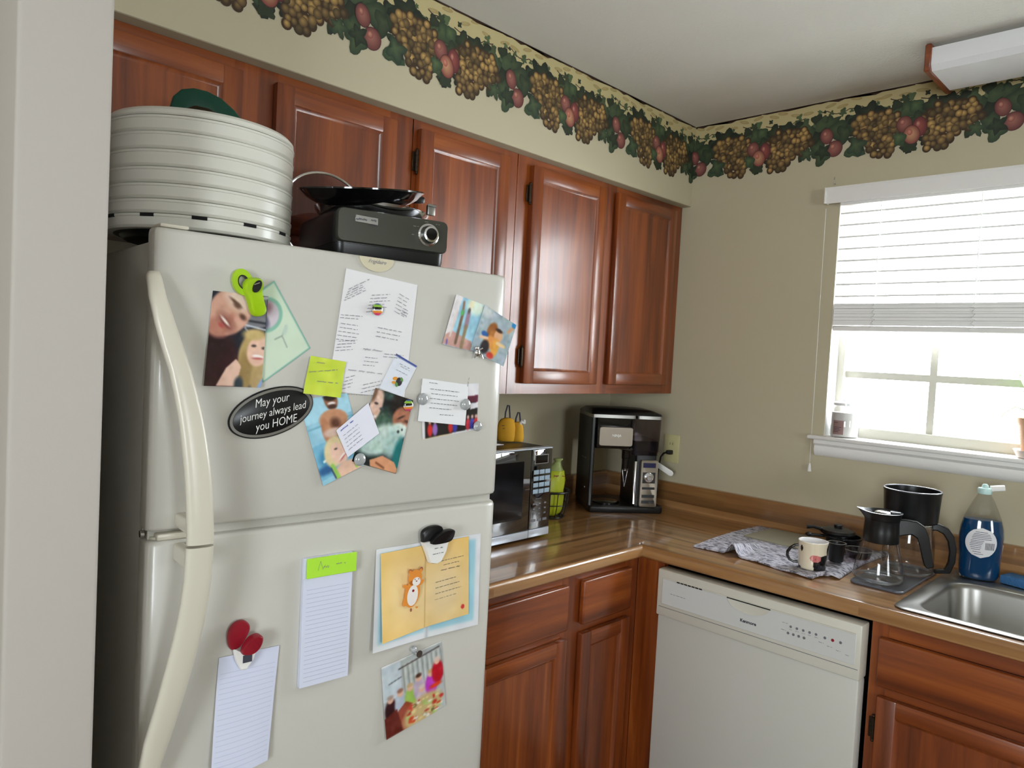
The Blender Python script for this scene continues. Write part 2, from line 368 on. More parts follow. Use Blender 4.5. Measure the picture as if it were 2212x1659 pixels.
# blinds, half raised
bl = thing('window_blind', 'white two-inch slat blind half raised over the kitchen window', 'blind', (.02, -1.38, 2.06))
def bp(name, boxes, m, bev=.001):
    b = B()
    for q in boxes: b.box(q[0]-.02, q[1]-.02, q[2]+1.38, q[3]+1.38, q[4]-2.06, q[5]-2.06, bev=bev, seg=1)
    return b.out(name, m, bl)
b = B()
vp = [(-.002,2.128),(-.034,2.128),(-.037,2.12),(-.033,2.112),(-.033,2.082),(-.030,2.074),(-.024,2.074),(-.024,2.115),(-.002,2.115)]
b.rings([[(x-.02, y+1.38, z-2.06) for x, z in vp] for y in (-.889, -1.871)])
b.box(-.037-.02,-.002-.02,-.893+1.38,-.889+1.38,2.074-2.06,2.128-2.06)
b.out('valance', 'white', bl)
bp('head_rail', [(-.02,.03,-1.82,-.94,2.065,2.1)], 'white')
slatm = mat('slat_white', (240,240,238), .45)
nt = slatm.node_tree; pb = nt.nodes['Principled BSDF']; tr = nt.nodes.new('ShaderNodeBsdfTranslucent'); tr.inputs['Color'].default_value = (.85,.85,.83,1)
mx = nt.nodes.new('ShaderNodeMixShader'); mx.inputs[0].default_value = .0; o_ = nt.nodes['Material Output']
nt.links.new(pb.outputs[0], mx.inputs[1]); nt.links.new(tr.outputs[0], mx.inputs[2]); nt.links.new(mx.outputs[0], o_.inputs[0]); M['slat'] = slatm
def slat(z, tilt=0, name='slat'):
    b = B(); rr = []
    for y in (-.936, -1.824):
        pts = [(-.025+.05*k/8, .0022*(1-((k-4)/4)**2)) for k in range(9)]
        ring = [(x, y+1.38, h) for x, h in pts]+[(x, y+1.38, h-.0055) for x, h in pts[::-1]]
        rr.append(ring)
    b.rings(rr); o = b.out(name, 'slat', bl); o.location = (0,0,z-2.06); o.rotation_euler = (0,tilt,0); return o
for i in range(8): slat(2.046-.0405*i, R(-9))
for i in range(13): slat(1.731-.0057*i, R(random.uniform(-1.5,1.5)))
bp('bottom_rail', [(-.005,.045,-1.824,-.936,1.637,1.655)], 'white', .003)
cordm = mat('cord_white', (235,235,232), .7); M['cord'] = cordm
for yy in (-1.067, -1.357, -1.65):
    b = B()
    for x in (-.0275, .0275):
        z = .005; pts = [(x, yy+1.38, .01), (x, yy+1.38, -.33)]
        for k in range(14): pts.append((x+(-.004 if x < 0 else .004)*(k % 2), yy+1.38+.006*math.sin(k*2.1), -.335-.006*k))
        b.tube(pts, .0013, 6)
    b.out('ladder_cord', 'cord', bl)
b = B(); b.tube([(-.035,.491,.0),(-.036,.489,-.3),(-.034,.488,-.6),(-.033,.487,-.886)], .0008, 6); b.out('lift_cord', 'cord', bl)
b = B(); b.lathe([(.002,.03),(.005,.022),(.0075,.0)], (-.033,.487,-.918), 12); b.out('cord_tassel', 'white', bl)
b = B(); b.tube([(-.002,0,-.012),(-.012,0,-.012),(-.014,0,0),(-.012,0,.010)], .0018, 8); o = b.out('wall_hook', 'vinyl'); o.location = (0,-.91,2.157)
tag(o, 'small pale hook on the wall just above the left end of the blind valance', 'hook')

# ceiling light
lt = thing('ceiling_light', 'boxy fluorescent ceiling light with wooden end and white acrylic lens', 'ceiling light', (-.18, -1.25, 2.44))
b = B(); b.box(-.112,.112,-.017,0,-.079,-.001,bev=.003,seg=1); b.out('end_board','woodx',lt)
b = B(); b.box(-.112,.112,-1.25,-1.233,-.079,-.001,bev=.003,seg=1); b.out('end_board','woodx',lt)
b = B(); b.prism([(-.104,-.012),(-.106,-.06),(-.092,-.075),(.092,-.075),(.106,-.06),(.104,-.012)],-.017,-1.233,'xz'); b.out('lens','lampwhite',lt)
b = B(); b.box(-.07,.07,-1.233,-.017,-.012,-.001); b.out('housing','white',lt)

# ------------------------------------------------------------------ cabinets
def door_mesh(b, x0, x1, z0, z1, y, stile=.047, rail=.043, th=.02, dep=.008):
    # frame-and-panel door facing -y; stiles vertical grain (slot 0), rails horizontal grain (slot 1)
    c = .004
    b.box(x0, x0+stile, y, y+th, z0, z1, bev=c, seg=2, mi=0); b.box(x1-stile, x1, y, y+th, z0, z1, bev=c, seg=2, mi=0)
    b.box(x0+stile-.004, x1-stile+.004, y+.0004, y+th, z1-rail, z1, bev=c, seg=2, mi=1); b.box(x0+stile-.004, x1-stile+.004, y+.0004, y+th, z0, z0+rail, bev=c, seg=2, mi=1)
def panel_mesh(b, x0, x1, z0, z1, y, stile=.047, rail=.043, dep=.008):
    xa, xb, za, zb = x0+stile-.001, x1-stile+.001, z0+rail-.001, z1-rail+.001; r = []
    for o, d in ((-.002,.004),(0,.0012),(.009,dep),(.0091,dep),(.012,dep)):
        r.append([(xa+o,y+d,za+o),(xb-o,y+d,za+o),(xb-o,y+d,zb-o),(xa+o,y+d,zb-o)])
    r.insert(0, [(xa-.002,y+.018,za-.002),(xb+.002,y+.018,za-.002),(xb+.002,y+.018,zb+.002),(xa-.002,y+.018,zb+.002)])
    b.rings(r)
def hinge(parent, x, y, z):
    b = B(); b.lathe([(.0045,-.028),(.0045,.028)], (x,y,z), 10)
    for k in range(5): b.lathe([(.0052,-.0245+.0105*k),(.0052,-.0175+.0105*k)], (x,y,z), 10)
    b.box(x-.012,x,y+.003,y+.0055,z-.026,z+.026,bev=.001,seg=1); b.ball((x,y,z+.031),.0045,8); b.ball((x,y,z-.031),.0045,8)
    b.out('hinge','brass',parent)
def add_door(cab, x0, x1, z0, z1, y, hz=(), side=-1, name='door', **k):
    b = B(); door_mesh(b, x0, x1, z0, z1, y, **k); d = b.out(name, ['woodz','woodx'], cab)
    b = B(); panel_mesh(b, x0, x1, z0, z1, y, **{q: k[q] for q in k if q in ('stile','rail','dep')}); b.out('door_panel', 'woodz', d)
    for z in hz: hinge(d, (x0-.005 if side < 0 else x1+.005), y+.009, z)
    return d
def face_frame(cab, x0, x1, z0, z1, y, stiles, rails, th=.02):
    b = B()
    for a, c_ in stiles: b.box(a, c_, y, y+th, z0, z1, mi=0)
    for a, c_ in rails: b.box(x0, x1, y+.0003, y+th, a, c_, mi=1)
    b.out('face_frame', ['woodz','woodx'], cab)
def upper(label, x0, x1, z0, doors, hx):
    ox = (x0+x1)/2
    cab = thing('wall_cabinet', label, 'cabinet', (ox, -.1525, z0), 0, None)
    sh = lambda q: q-ox
    z1 = ZS-z0-.001
    b = B(); b.box(x0-ox+.001, x1-ox-.001, -.1325, .1515, 0, z1); b.out('carcass', 'woodz', cab)
    st = [(x0-ox+.001, doors[0][0]-ox+.012)]
    for a, c_ in zip(doors, doors[1:]): st.append((a[1]-ox-.012, c_[0]-ox+.012))
    st.append((doors[-1][1]-ox-.012, x1-ox-.001))
    face_frame(cab, x0-ox+.001, x1-ox-.001, 0, z1, -.1525, st, [(0,.046),(z1-.04,z1)])
    for d, h in zip(doors, hx):
        add_door(cab, d[0]-ox, d[1]-ox, .034, 2.098-z0, -.1725, hz=((.12, 2.098-z0-.09) if h else ()), side=h or -1)
    return cab
upper('short cherry-stained wall cabinet over the fridge, half hidden behind white tray stack', -2.254, -1.366, 1.72, [(-2.2,-1.853),(-1.773,-1.43)], [0,0])
upper('narrow single-door cherry wall cabinet between the over-fridge cabinet and the two-door one', -1.365, -.956, 1.372, [(-1.352,-1.005)], [-1])
upper('two-door cherry wall cabinet in the corner above the coffee maker', -.955, -.001, 1.372, [(-.900,-.52),(-.452,-.063)], [-1,0])

# base cabinets along the back wall
def drawer_front(cab, x0, x1, z0, z1, y, name='drawer', ax='x'):
    b = B(); b.box(x0, x1, y, y+.02, z0, z1, bev=.006, seg=3); b.out(name, 'wood'+ax, cab)
cab = thing('base_cabinet', 'cherry base cabinet with two drawers beside the fridge, under the microwave', 'cabinet', (-1.0, -.3, 0))
ox = -1.0; oy = -.3
b = B(); b.box(-1.362-ox, -.615-ox, -.585-oy, -.002-oy, .1, .872); b.out('carcass', 'woodz', cab)
b = B(); b.box(-1.362-ox, -.615-ox, -.53-oy, -.002-oy, 0, .1); b.out('toe_kick', 'dark', cab)
face_frame(cab, -1.362-ox, -.612-ox, .1, .872, -.605-oy, [(-1.362-ox,-1.32-ox),(-.986-ox,-.895-ox),(-.68-ox,-.612-ox)], [(.1,.15),(.675,.73),(.835,.872)])
drawer_front(cab, -1.34-ox, -.974-ox, .714, .846, -.626-oy)
drawer_front(cab, -.907-ox, -.667-ox, .714, .846, -.626-oy)
add_door(cab, -1.34-ox, -.974-ox, .14, .689, -.626-oy)
add_door(cab, -.907-ox, -.667-ox, .14, .689, -.626-oy)
cab = thing('corner_filler', 'dark cherry filler strip in the corner left of the dishwasher', 'filler panel', (-.6, -.65, 0))
b = B(); b.box(-.011,.009,-.055,.044,.1,.872); b.out('filler_board','woodz',cab)
b = B(); b.box(.009,.05,-.055,.044,0,.1); b.out('toe_kick','dark',cab)

# sink base, faces -x: build facing -y then turn
cab = thing('sink_cabinet', 'cherry sink base cabinet to the right of the dishwasher', 'cabinet', (-.3, -1.322, 0), R(-90))
# local x runs along world -y, local -y faces world -x
W2 = .92
b = B(); b.box(0, .015, -.285, .29, .1, .872); b.box(W2-.015, W2, -.285, .29, .1, .872); b.box(.015, W2-.015, -.285, .29, .1, .12); b.box(.015, W2-.015, .275, .29, .12, .872)
b.out('carcass', 'woodz', cab)
b = B(); b.box(0, W2, -.23, -.21, 0, .1); b.out('toe_kick', 'dark', cab)
face_frame(cab, 0, W2, .1, .872, -.305, [(0,.04),(W2-.04,W2),(.44,.48)], [(.1,.15),(.675,.73),(.835,.872)])
drawer_front(cab, .022, W2-.02, .712, .836, -.326, 'false_front')
add_door(cab, .027, .452, .14, .687, -.326, hz=(.6,.2), side=-1)
add_door(cab, .468, W2-.02, .14, .687, -.326)
cab2 = thing('base_cabinet', 'cherry base cabinet past the sink at the end of the counter', 'cabinet', (-.3, -2.244, 0), R(-90))
W3 = .6
b = B(); b.box(0, W3, -.285, .29, .1, .872); b.out('carcass', 'woodz', cab2)
b = B(); b.box(0, W3, -.23, -.21, 0, .1); b.out('toe_kick', 'dark', cab2)
face_frame(cab2, 0, W3, .1, .872, -.305, [(0,.04),(W3-.04,W3)], [(.1,.15),(.675,.73),(.835,.872)])
drawer_front(cab2, .022, W3-.02, .714, .846, -.326); add_door(cab2, .022, W3-.02, .14, .687, -.326)

# ------------------------------------------------------------------ countertop with rounded nosing and backsplash
CT = .914; D = .638
ct = thing('countertop', 'L-shaped butcher-block laminate countertop with rounded edge and low backsplash', 'countertop', (-.4, -.4, CT))
def nosing(e0, t=.038, r=.014):
    # section (distance from the wall, height) of the front of the slab
    p = [(0,-t),(0,0)]
    for k in range(7): a = R(90-90*k/6); p.append((e0-r+r*math.cos(a), -r+r*math.sin(a)))
    for k in range(5): a = R(-90*k/4); p.append((e0-.006+.006*math.cos(a), -t+.006+.006*math.sin(a)))
    return p
def w2(p): return (p[0]+.4, p[1]+.4, p[2])
YE = -2.845
b = B(); P = nosing(D)
b.rings([[w2((-1.360, -d, z)) for d, z in P], [w2((-d, -d, z)) for d, z in P]])
b.out('counter_slab', 'ctx', ct)
# right-hand run, cut round the sink
b = B(); SX0, SX1, SY0, SY1 = -.592, -.07, -1.375, -2.155
P1 = nosing(D)
b.rings([[w2((-d, -d, z)) for d, z in P1], [w2((-d, SY0, z)) for d, z in P1]])
b.rings([[w2((-d, SY1, z)) for d, z in P1], [w2((-d, YE, z)) for d, z in P1]])
Pf = [(-SX0, -.038), (-SX0, 0)]+P1[2:]
b.rings([[w2((-d, SY0, z)) for d, z in Pf], [w2((-d, SY1, z)) for d, z in Pf]])
b.box(SX1+.4, .4, SY1+.4, SY0+.4, -.038, 0)
b.out('counter_slab', 'cty', ct)
b = B(); Pb = [(0,0),(0,.1)]+[(.022-.007+.007*math.cos(R(90-30*k)), .093+.007*math.sin(R(90-30*k))) for k in range(4)]+[(.022,0)]
b.rings([[w2((-1.360, -d, z)) for d, z in Pb], [w2((-d, -d, z)) for d, z in Pb]]); b.out('backsplash', 'ctx', ct)
b = B(); b.rings([[w2((-d, -d, z)) for d, z in Pb], [w2((-d, YE, z)) for d, z in Pb]]); b.out('backsplash', 'cty', ct)

# ------------------------------------------------------------------ sink
sk = thing('kitchen_sink', 'stainless steel sink set in the countertop under the window', 'sink', (-.33, -1.765, CT))
b = B(); n = 8
lv = [(.277,.402,.03,.0005),(.277,.402,.03,.004),(.272,.397,.03,.006),(.262,.387,.028,.0065)]
r = [[(x, y, z) for x, y in rrect(hx, hy, rr, n)] for hx, hy, rr, z in lv]
bo = (-.06, 0)
def bowl(hx, hy, rr, z): return [(x+bo[0], y+bo[1], z) for x, y in rrect(hx, hy, rr, n)]
r += [bowl(.195,.362,.07,.006), bowl(.190,.357,.067,.003), bowl(.186,.353,.065,-.01), bowl(.178,.345,.062,-.14), bowl(.165,.332,.055,-.158), bowl(.13,.30,.04,-.163)]
b.rings(r, cap0=False, cap1=True); o = b.out('sink_bowl', 'steel', sk, ang=50)
sm = o.modifiers.new('s', 'SOLIDIFY'); sm.thickness = .0012; sm.offset = -1
b = B(); b.lathe([(.045,0),(.045,.003),(.03,.002),(.028,-.002)], (-.06,0,-.1625), 24); b.out('drain', 'chrome', sk)
fa = thing('kitchen_faucet', 'chrome kitchen faucet at the back of the sink, past the soap bottle', 'faucet', (-.095, -1.86, CT+.0068))
b = B(); b.lathe([(.028,0),(.026,.012),(.016,.02),(.014,.06),(.013,.065)]); b.out('base','chrome',fa)
b = B(); b.tube([(0,0,.06),(0,0,.2),(-.02,0,.24),(-.06,0,.26),(-.12,0,.255),(-.17,0,.225),(-.18,0,.2)], .011, 12); b.out('spout','chrome',fa)
b = B(); b.tube([(0,0,.065),(.0,-.03,.08),(0,-.075,.095)], [.008,.007,.006], 10); b.out('lever','chrome',fa)

# ------------------------------------------------------------------ dishwasher, faces -x
dw = thing('dishwasher', 'off-white built-in dishwasher under the countertop between corner and sink cabinet', 'dishwasher', (-.33, -.71, 0), R(-90))
# local x: along world -y (0..0.606); local y: front at -.326
b = B(); b.box(.004,.602,-.273,.3,.1,.862); b.out('body','black',dw)
b = B(); b.box(.02,.586,-.25,-.22,0,.1); b.out('toe_kick','dark',dw)
b = B(); b.box(.003,.603,-.318,-.274,.12,.719,bev=.006,seg=2); b.out('door','dw',dw)
b = B(); b.box(.001,.605,-.326,-.274,.7195,.863,bev=.005,seg=2)
cp = b.out('control_panel','dwp',dw)
b = B(); b.box(.02,.592,-.3275,-.3255,.758,.836,bev=.0008,seg=1); b.out('inlay','dwi',cp)
b = B(); b.box(.02,.59,-.329,-.3262,.8365,.8395); b.out('lip','dwp',cp)
b = B(); b.box(.01,.6,-.3266,-.325,.7475,.749); b.out('groove','grey',cp)
b = B(); b.rings([[(.30+x*.062, -.3292, .8355+z*.030) for x, z in hp] for hp in [[(math.cos(R(180+k*15)), math.sin(R(180+k*15))) for k in range(13)]]]+[[(.30+x*.055, -.3278, .8355+z*.024) for x, z in [(math.cos(R(180+k*15)), math.sin(R(180+k*15))) for k in range(13)]]], cap0=False, cap1=True)
b.out('handle_pocket','dwp',cp)
b = B(); b.box(.235,.365,-.3296,-.3275,.8345,.8375); b.out('pocket_gap','dark',cp)
b = B()
for k in range(7): b.box(.07+.0125*k,.0805+.0125*k,-.3296,-.327,.8345,.8385,bev=.0006,seg=1)
b.out('vent_slots','black',cp)
text('badge_lettering','Kenmore',.0125,'inkdark',cp,(.303,-.3278,.783),bold=.0004)
b = B(); squiggles(b, [(.05,.795,.05,.002,0)], -.3277, .0007, 3); b.out('small_print','grey',cp)
b = B()
for k in range(5): b.lathe([(.0034,0),(.0034,.0008)], (0,0,0), 12, mtx=Matrix.Translation((.424+.017*k,-.3275,.807)) @ Matrix.Rotation(R(90),4,'X'))
for k in range(4): b.lathe([(.0036,0),(.0036,.0008)], (0,0,0), 12, mtx=Matrix.Translation((.418+.0145*k,-.3275,.788)) @ Matrix.Rotation(R(90),4,'X'))
for k in range(3): b.lathe([(.0036,0),(.0036,.0008)], (0,0,0), 12, mtx=Matrix.Translation((.515+.02*k,-.3275,.805)) @ Matrix.Rotation(R(90),4,'X'))
b.out('buttons','grey',cp)
b = B(); squiggles(b, [(.40,.813,.014,.0015,0),(.398,.793,.012,.0015,0),(.50,.79,.012,.0015,0),(.522,.786,.012,.0015,0),(.545,.782,.010,.0015,0),(.568,.778,.010,.0015,0)]+[(.42+.017*k,.799,.009,.001,0) for k in range(5)], -.3277, .0006, 5); b.out('button_print','grey',cp)
b = B(); b.lathe([(.004,0),(.004,.0009)], (0,0,0), 12, mtx=Matrix.Translation((.535,-.3276,.805)) @ Matrix.Rotation(R(90),4,'X')); b.out('cancel_button','red',cp)

# ------------------------------------------------------------------ refrigerator (slightly askew in its alcove)
TH = -.0811; FO = Vector((-1.4227, -.7643, 0)); FU = Vector((math.cos(TH), math.sin(TH), 0)); FN = Vector((-math.sin(TH), math.cos(TH), 0))
def fw(u, b, z): return FO+FU*u+FN*b+Vector((0,0,z))
fr = thing('refrigerator', 'white top-freezer refrigerator covered in photos, notes and magnets', 'refrigerator', FO, TH)
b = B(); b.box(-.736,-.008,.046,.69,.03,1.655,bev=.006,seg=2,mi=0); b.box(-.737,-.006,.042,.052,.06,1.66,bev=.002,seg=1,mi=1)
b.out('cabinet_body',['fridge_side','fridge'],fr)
b = B(); b.box(-.73,-.01,.06,.65,0,.03); b.box(-.735,-.008,.02,.045,.02,.1,bev=.004); b.out('base_grille','black',fr)
def fdoor(name, z0, z1):
    pf = [(-.7419,.042),(-.7419,.010),(-.7405,.005),(-.736,.0015),(-.728,0),(-.70,0),(-.37,0),(-.04,0),(-.022,.0015),(-.010,.006),(-.003,.013),(0,.024),(0,.042)]
    r = []
    for z, o in ((z0,.005),(z0+.0015,.002),(z0+.006,0),(z1-.008,0),(z1-.002,.0025),(z1,.007)):
        r.append([(u*(1-o*1.2)-.37*o, bb if bb > .04 else bb+o, z) for u, bb in pf])
    b = B(); b.rings(r); return b.out(name, 'fridge', fr, ang=50)
fdz = fdoor('freezer_door', 1.180, 1.673); fdl = fdoor('fridge_door', .11, 1.163)
def fhandle(path, parent, t=.011):
    b = B(); r = []
    for u, bb, z, w in path:
        r.append([(u+w/2*math.copysign(abs(math.cos(a))**.75, math.cos(a)), bb+t*math.copysign(abs(math.sin(a))**.8, math.sin(a)), z) for a in [2*math.pi*k/20 for k in range(20)]])
    b.rings(r); return b.out('handle', 'handle', parent, ang=60)
hp = [(-.745,-.006,1.6,.016),(-.7462,-.012,1.592,.022),(-.7432,-.024,1.5603,.026),(-.7331,-.034,1.5175,.031),(-.7232,-.041,1.4818,.033),(-.7129,-.048,1.446,.034),(-.7051,-.054,1.4098,.036),(-.698,-.059,1.3735,.038),(-.6925,-.063,1.3369,.040),(-.6885,-.067,1.3003,.041),(-.6848,-.069,1.2634,.042),(-.6827,-.071,1.2263,.042),(-.681,-.072,1.1891,.042),(-.6805,-.072,1.1710,.042)]
h1 = fhandle(hp, fdz)
hp2 = [(-.681,-.072,1.1665,.043),(-.6825,-.071,1.1142,.043),(-.6856,-.069,1.0766,.043),(-.6902,-.066,1.039,.043),(-.6963,-.062,1.0013,.043),(-.7031,-.057,.9635,.043),(-.7104,-.052,.9253,.042),(-.7178,-.045,.8867,.041),(-.7254,-.037,.8477,.040),(-.733,-.027,.80,.034),(-.739,-.016,.755,.028),(-.7405,-.006,.735,.018)]
h2 = fhandle(hp2, fdl)
b = B(); b.box(-.6995,-.682,-.066,.004,1.184,1.208,bev=.006,seg=3); b.out('handle_mount','handle',fdz)
b = B(); b.box(-.7005,-.682,-.066,.004,1.128,1.158,bev=.006,seg=3); b.out('handle_mount','handle',fdl)
b = B(); b.box(-.725,-.66,.002,.045,1.163,1.174,bev=.003,seg=2); b.lathe([(.018,0),(.017,.004)],(-.715,.02,1.1635),20,sy=.6); b.out('middle_hinge','handle',fr)
b = B(); b.lathe([(.006,0),(.006,.006)],(0,0,0),12,mtx=Matrix.Translation((-.738,.03,1.1715)) @ Matrix.Rotation(R(-90),4,'Y')); b.out('hinge_screw','chrome',fr)
b = B(); b.box(-.735,-.69,.004,.06,1.6735,1.680,bev=.003,seg=2); b.out('top_hinge_cap','handle',fr)
b = B(); b.box(-.735,-.01,.02,.05,1.163,1.18); b.out('door_gap_seal','fridge_side',fr)
# half-moon badge
pts = [(-.343+.038*math.cos(R(180+a)), 1.671+.0265*math.sin(R(180+a))) for a in range(0,181,12)]
b = B(); b.prism(pts, -.0035, .0005, 'xz'); bdg = b.out('badge','cream',fdz)
text('badge_lettering','Frigidaire',.0105,'ink',bdg,(-.343,-.0037,1.6635),shear=.4)

def fthing(name, label, cat, u, b_, z, group=None, rz=0): return thing(name, label, cat, fw(u,b_,z), TH+rz, group)
def fcard(name, label, cat, quad, cv, lift, group=None, m='paint', thick=.0004, kids=None):
    cu = sum(q[0] for q in quad)/4; cz = sum(q[1] for q in quad)/4
    o = card_mesh(name, [(u-cu, z-cz) for u, z in quad], cv, lift, m, thick)
    o.location = fw(cu,0,cz); o.rotation_euler = (0,0,TH); tag(o, label, cat, group)
    o['cx'] = cu; o['cz'] = cz
    return o
def kid(o, name, build, m, **k):   # build(b, cu, cz) in door coordinates minus the card centre
    b = B(); build(b, o['cx'], o['cz']); return b.out(name, m, o, **k)

PG = 'snapshots and cards on the fridge doors'
# selfie of a couple
cv = Canvas(96,150,(22,28,42)).poly([(.45,0),(1,0),(1,.34),(.62,.36)],(118,118,124)).line(.7,.05,1,.02,.02,(190,190,195)).line(.6,.28,1,.3,.015,(40,42,50)).line(.62,.33,1,.37,.012,(200,205,215)).line(.62,.36,.8,.46,.012,(150,160,180))
cv.ell(.12,.9,.5,.5,(44,14,20),.1).ell(.02,.55,.35,.2,(36,14,20),.2)
cv.ell(.33,.2,.37,.27,(208,158,138),.06,35,1.6).ell(.5,.05,.3,.13,(226,196,182),.3,30,1.6).ell(.13,.38,.22,.1,(176,118,100),.25,20,1.6)
cv.ell(.45,.13,.075,.028,(100,66,54),.5,35,1.6).ell(.57,.25,.07,.026,(94,62,52),.5,35,1.6).ell(.42,.1,.13,.015,(96,66,52),.5,35,1.6).ell(.37,.27,.05,.05,(190,128,108),.4).ell(.29,.32,.2,.06,(150,96,82),.5,45,1.6).ell(.27,.32,.14,.03,(120,56,50),.3,45,1.6).ell(.26,.305,.12,.014,(236,224,214),.4,45,1.6).ell(.2,.355,.06,.02,(176,76,72),.4,40,1.6)
cv.ell(.85,.68,.3,.3,(178,152,98),.08).ell(.68,.85,.14,.22,(150,124,74),.2).ell(.93,.95,.12,.2,(170,142,88),.2)
cv.poly([(.2,1),(.36,.8),(.52,.7),(.62,.78),(.55,1)],(222,184,164)).ell(.9,.6,.2,.17,(228,186,164),.08,10,1.6).ell(.8,.43,.2,.06,(196,170,112),.3)
cv.ell(.81,.55,.045,.014,(60,48,44),.3).ell(.99,.57,.04,.014,(60,48,44),.3).ell(.9,.665,.1,.02,(250,242,236),.25,8,1.6).ell(.9,.685,.1,.012,(186,96,92),.4).ell(.6,.97,.08,.08,(50,60,66),.3).line(.95,1,1,.93,.03,(110,150,210)).noise(5,1)
fcard('snapshot','portrait selfie snapshot of a smiling bearded man and blonde woman, lowest under the lime clip','photograph',[(-.6517,1.5786),(-.5566,1.5778),(-.5644,1.417),(-.6634,1.4194)],cv,lambda s,t:.0032+.004*(np.abs(s-.5)**2)*4*t+.003*(1-s)*t,PG)
# pale green ring card
cv = Canvas(110,150,(206,222,200)).noise(2,3,14)
fr_c = (128,178,164)
for l in ((.0,.0,1,.0),(1,0,1,1),(1,1,0,1),(0,1,0,0)): cv.line(*l,.035,fr_c,1.35)
cv.ell(.6,.30,.29,.215,(136,188,168),.03).ell(.6,.30,.225,.165,(208,196,206),.06).ell(.66,.22,.1,.07,(150,110,126),.5).ell(.5,.33,.09,.12,(110,110,130),.3).line(.5,.2,.62,.13,.012,(230,230,235))
cv.line(.52,.62,.66,.64,.012,(150,166,150)).line(.66,.64,.80,.56,.016,(170,190,176)).line(.66,.64,.64,.80,.012,(150,160,150)).ell(.76,.6,.08,.03,(190,210,196),.3,-30)
fcard('invitation_card','pale green card with a round ring picture, turned on its corner behind the selfie','card',[(-.6269,1.5393),(-.5463,1.6065),(-.4721,1.4904),(-.5589,1.4255)],cv,.0012,PG)
# lime clip
g = fthing('magnetic_clip','lime green magnetic bag clip above the selfie snapshot','clip',-.592,-.006,1.575,'magnets and clips on the fridge')
b = B()
def ringshape(b, cx, cz, ro, ri, y0, y1, ang, asp=1.35, mi=0):
    o = ellipse(cx,cz,ro,ro*asp,28,ang); i = ellipse(cx,cz,ri,ri*asp,28,ang)
    b.rings([[(p[0],y0,p[1]) for p in i],[(p[0],y0,p[1]) for p in o],[(p[0],y1+.001,p[1]) for p in o],[(p[0]*.99+cx*.01,y1,p[1]*.99+cz*.01) for p in o],[(p[0],y1,p[1]) for p in i],[(p[0],y0,p[1]) for p in i]],mi,False,False)
ringshape(b,-.014,.022,.017,.0085,-.002,-.010,R(18)); b.out('rear_grip','lime',g)
b = B()
bd = smoothp([(-.009,.028),(.001,.031),(.012,.030),(.017,.022),(.0165,.008),(.021,-.008),(.026,-.024),(.019,-.033),(.006,-.034),(-.001,-.026),(-.006,-.010),(-.013,.004),(-.015,.016)],3)
b.rings([[(x,-.006,z) for x,z in bd],[(x,-.014-.006*(z+.034)/.064,z) for x,z in bd],[(x*.86+.0006,-.018-.007*(z+.034)/.064,z*.9) for x,z in bd]]); b.out('front_grip','lime',g,ang=50)
b = B(); b.prism(ellipse(.004,.016,.0065,.0115,20,R(-25)),-.0225,-.0268,'xz'); ringshape(b,-.014,.022,.0092,.0078,-.0015,-.0112,R(18)); b.out('grip_rim','black',g)
b = B(); b.tube([(-.002,-.028,.018),(.007,-.0285,.022)],.0012,6); b.out('spring','chrome',g)
# oval magnet
g = fthing('oval_magnet','black oval magnet with a silver rim and white handwritten quotation','magnet',-.541,-.0008,1.3735)
b = B()
A = R(17)
def ov(a, c_, y): return [(p[0], y, p[1]) for p in ellipse(0,0,a,c_,56,A)]
b.rings([ov(.080,.0425,0),ov(.080,.0425,-.002),ov(.079,.0415,-.003)]); b.out('rim','black',g)
b = B(); b.rings([ov(.0775,.040,-.0028),ov(.0775,.040,-.0036),ov(.0725,.0355,-.0036),ov(.0725,.0355,-.0028)],cap0=False,cap1=False); b.out('silver_band','steel',g)
b = B(); b.rings([ov(.0725,.0355,-.0029),ov(.0715,.0348,-.0034)]); b.out('face','black',g)
for s_, dx, dz, sz in (('May your',.002,.0205,.021),('journey always lead',.0015,.0,.0195),('you HOME',.003,-.0205,.021)):
    ca, sa = math.cos(R(12)), math.sin(R(12))
    text('lettering',s_,sz,'white',g,(dx*ca-dz*sa,-.0036,dx*sa+dz*ca),rot=(R(90),R(-12),0),shear=.3,sx=.80,bold=-.00015)
# letter covered in handwriting
cv = Canvas(24,40,(226,224,226))
o = fcard('letter','large white sheet covered in handwriting, held by the striped round magnet','letter',[(-.4076,1.644),(-.247,1.6286),(-.266,1.3973),(-.4349,1.4122)],cv,lambda s,t:.0012+.003*(s-.4)**2,m='paintm')
def wr(b, cu, cz):
    rows = []
    def blk(u, z, n, ln, ang, h=.0022, dz=.0055):
        for k in range(n): rows.append((u-cu-.002*k, z-cz-dz*k, ln*random.uniform(.75,1), h, R(ang)))
    blk(-.402,1.605,5,.05,28); blk(-.352,1.598,6,.045,8,.002,.0065); blk(-.29,1.607,6,.03,-22,.0022,.007); blk(-.282,1.575,2,.016,-25,.003)
    blk(-.415,1.556,2,.05,0,.0018); blk(-.415,1.54,5,.046,-4,.0018,.0075); blk(-.335,1.537,3,.06,-6,.0022,.0085); blk(-.418,1.506,4,.04,6,.0018,.006)
    blk(-.365,1.494,1,.045,-4,.0036); blk(-.318,1.486,2,.045,-2,.0018); blk(-.36,1.478,3,.032,-3,.0014,.0075)
    blk(-.395,1.453,1,.085,-5,.0036); blk(-.40,1.437,4,.022,15,.0016,.007); blk(-.362,1.424,3,.045,12,.0018,.0075); blk(-.395,1.406,1,.06,-2,.001)
    squiggles(b, rows, -.0035, .0005, 11)
kid(o, 'handwriting', wr, 'ink')
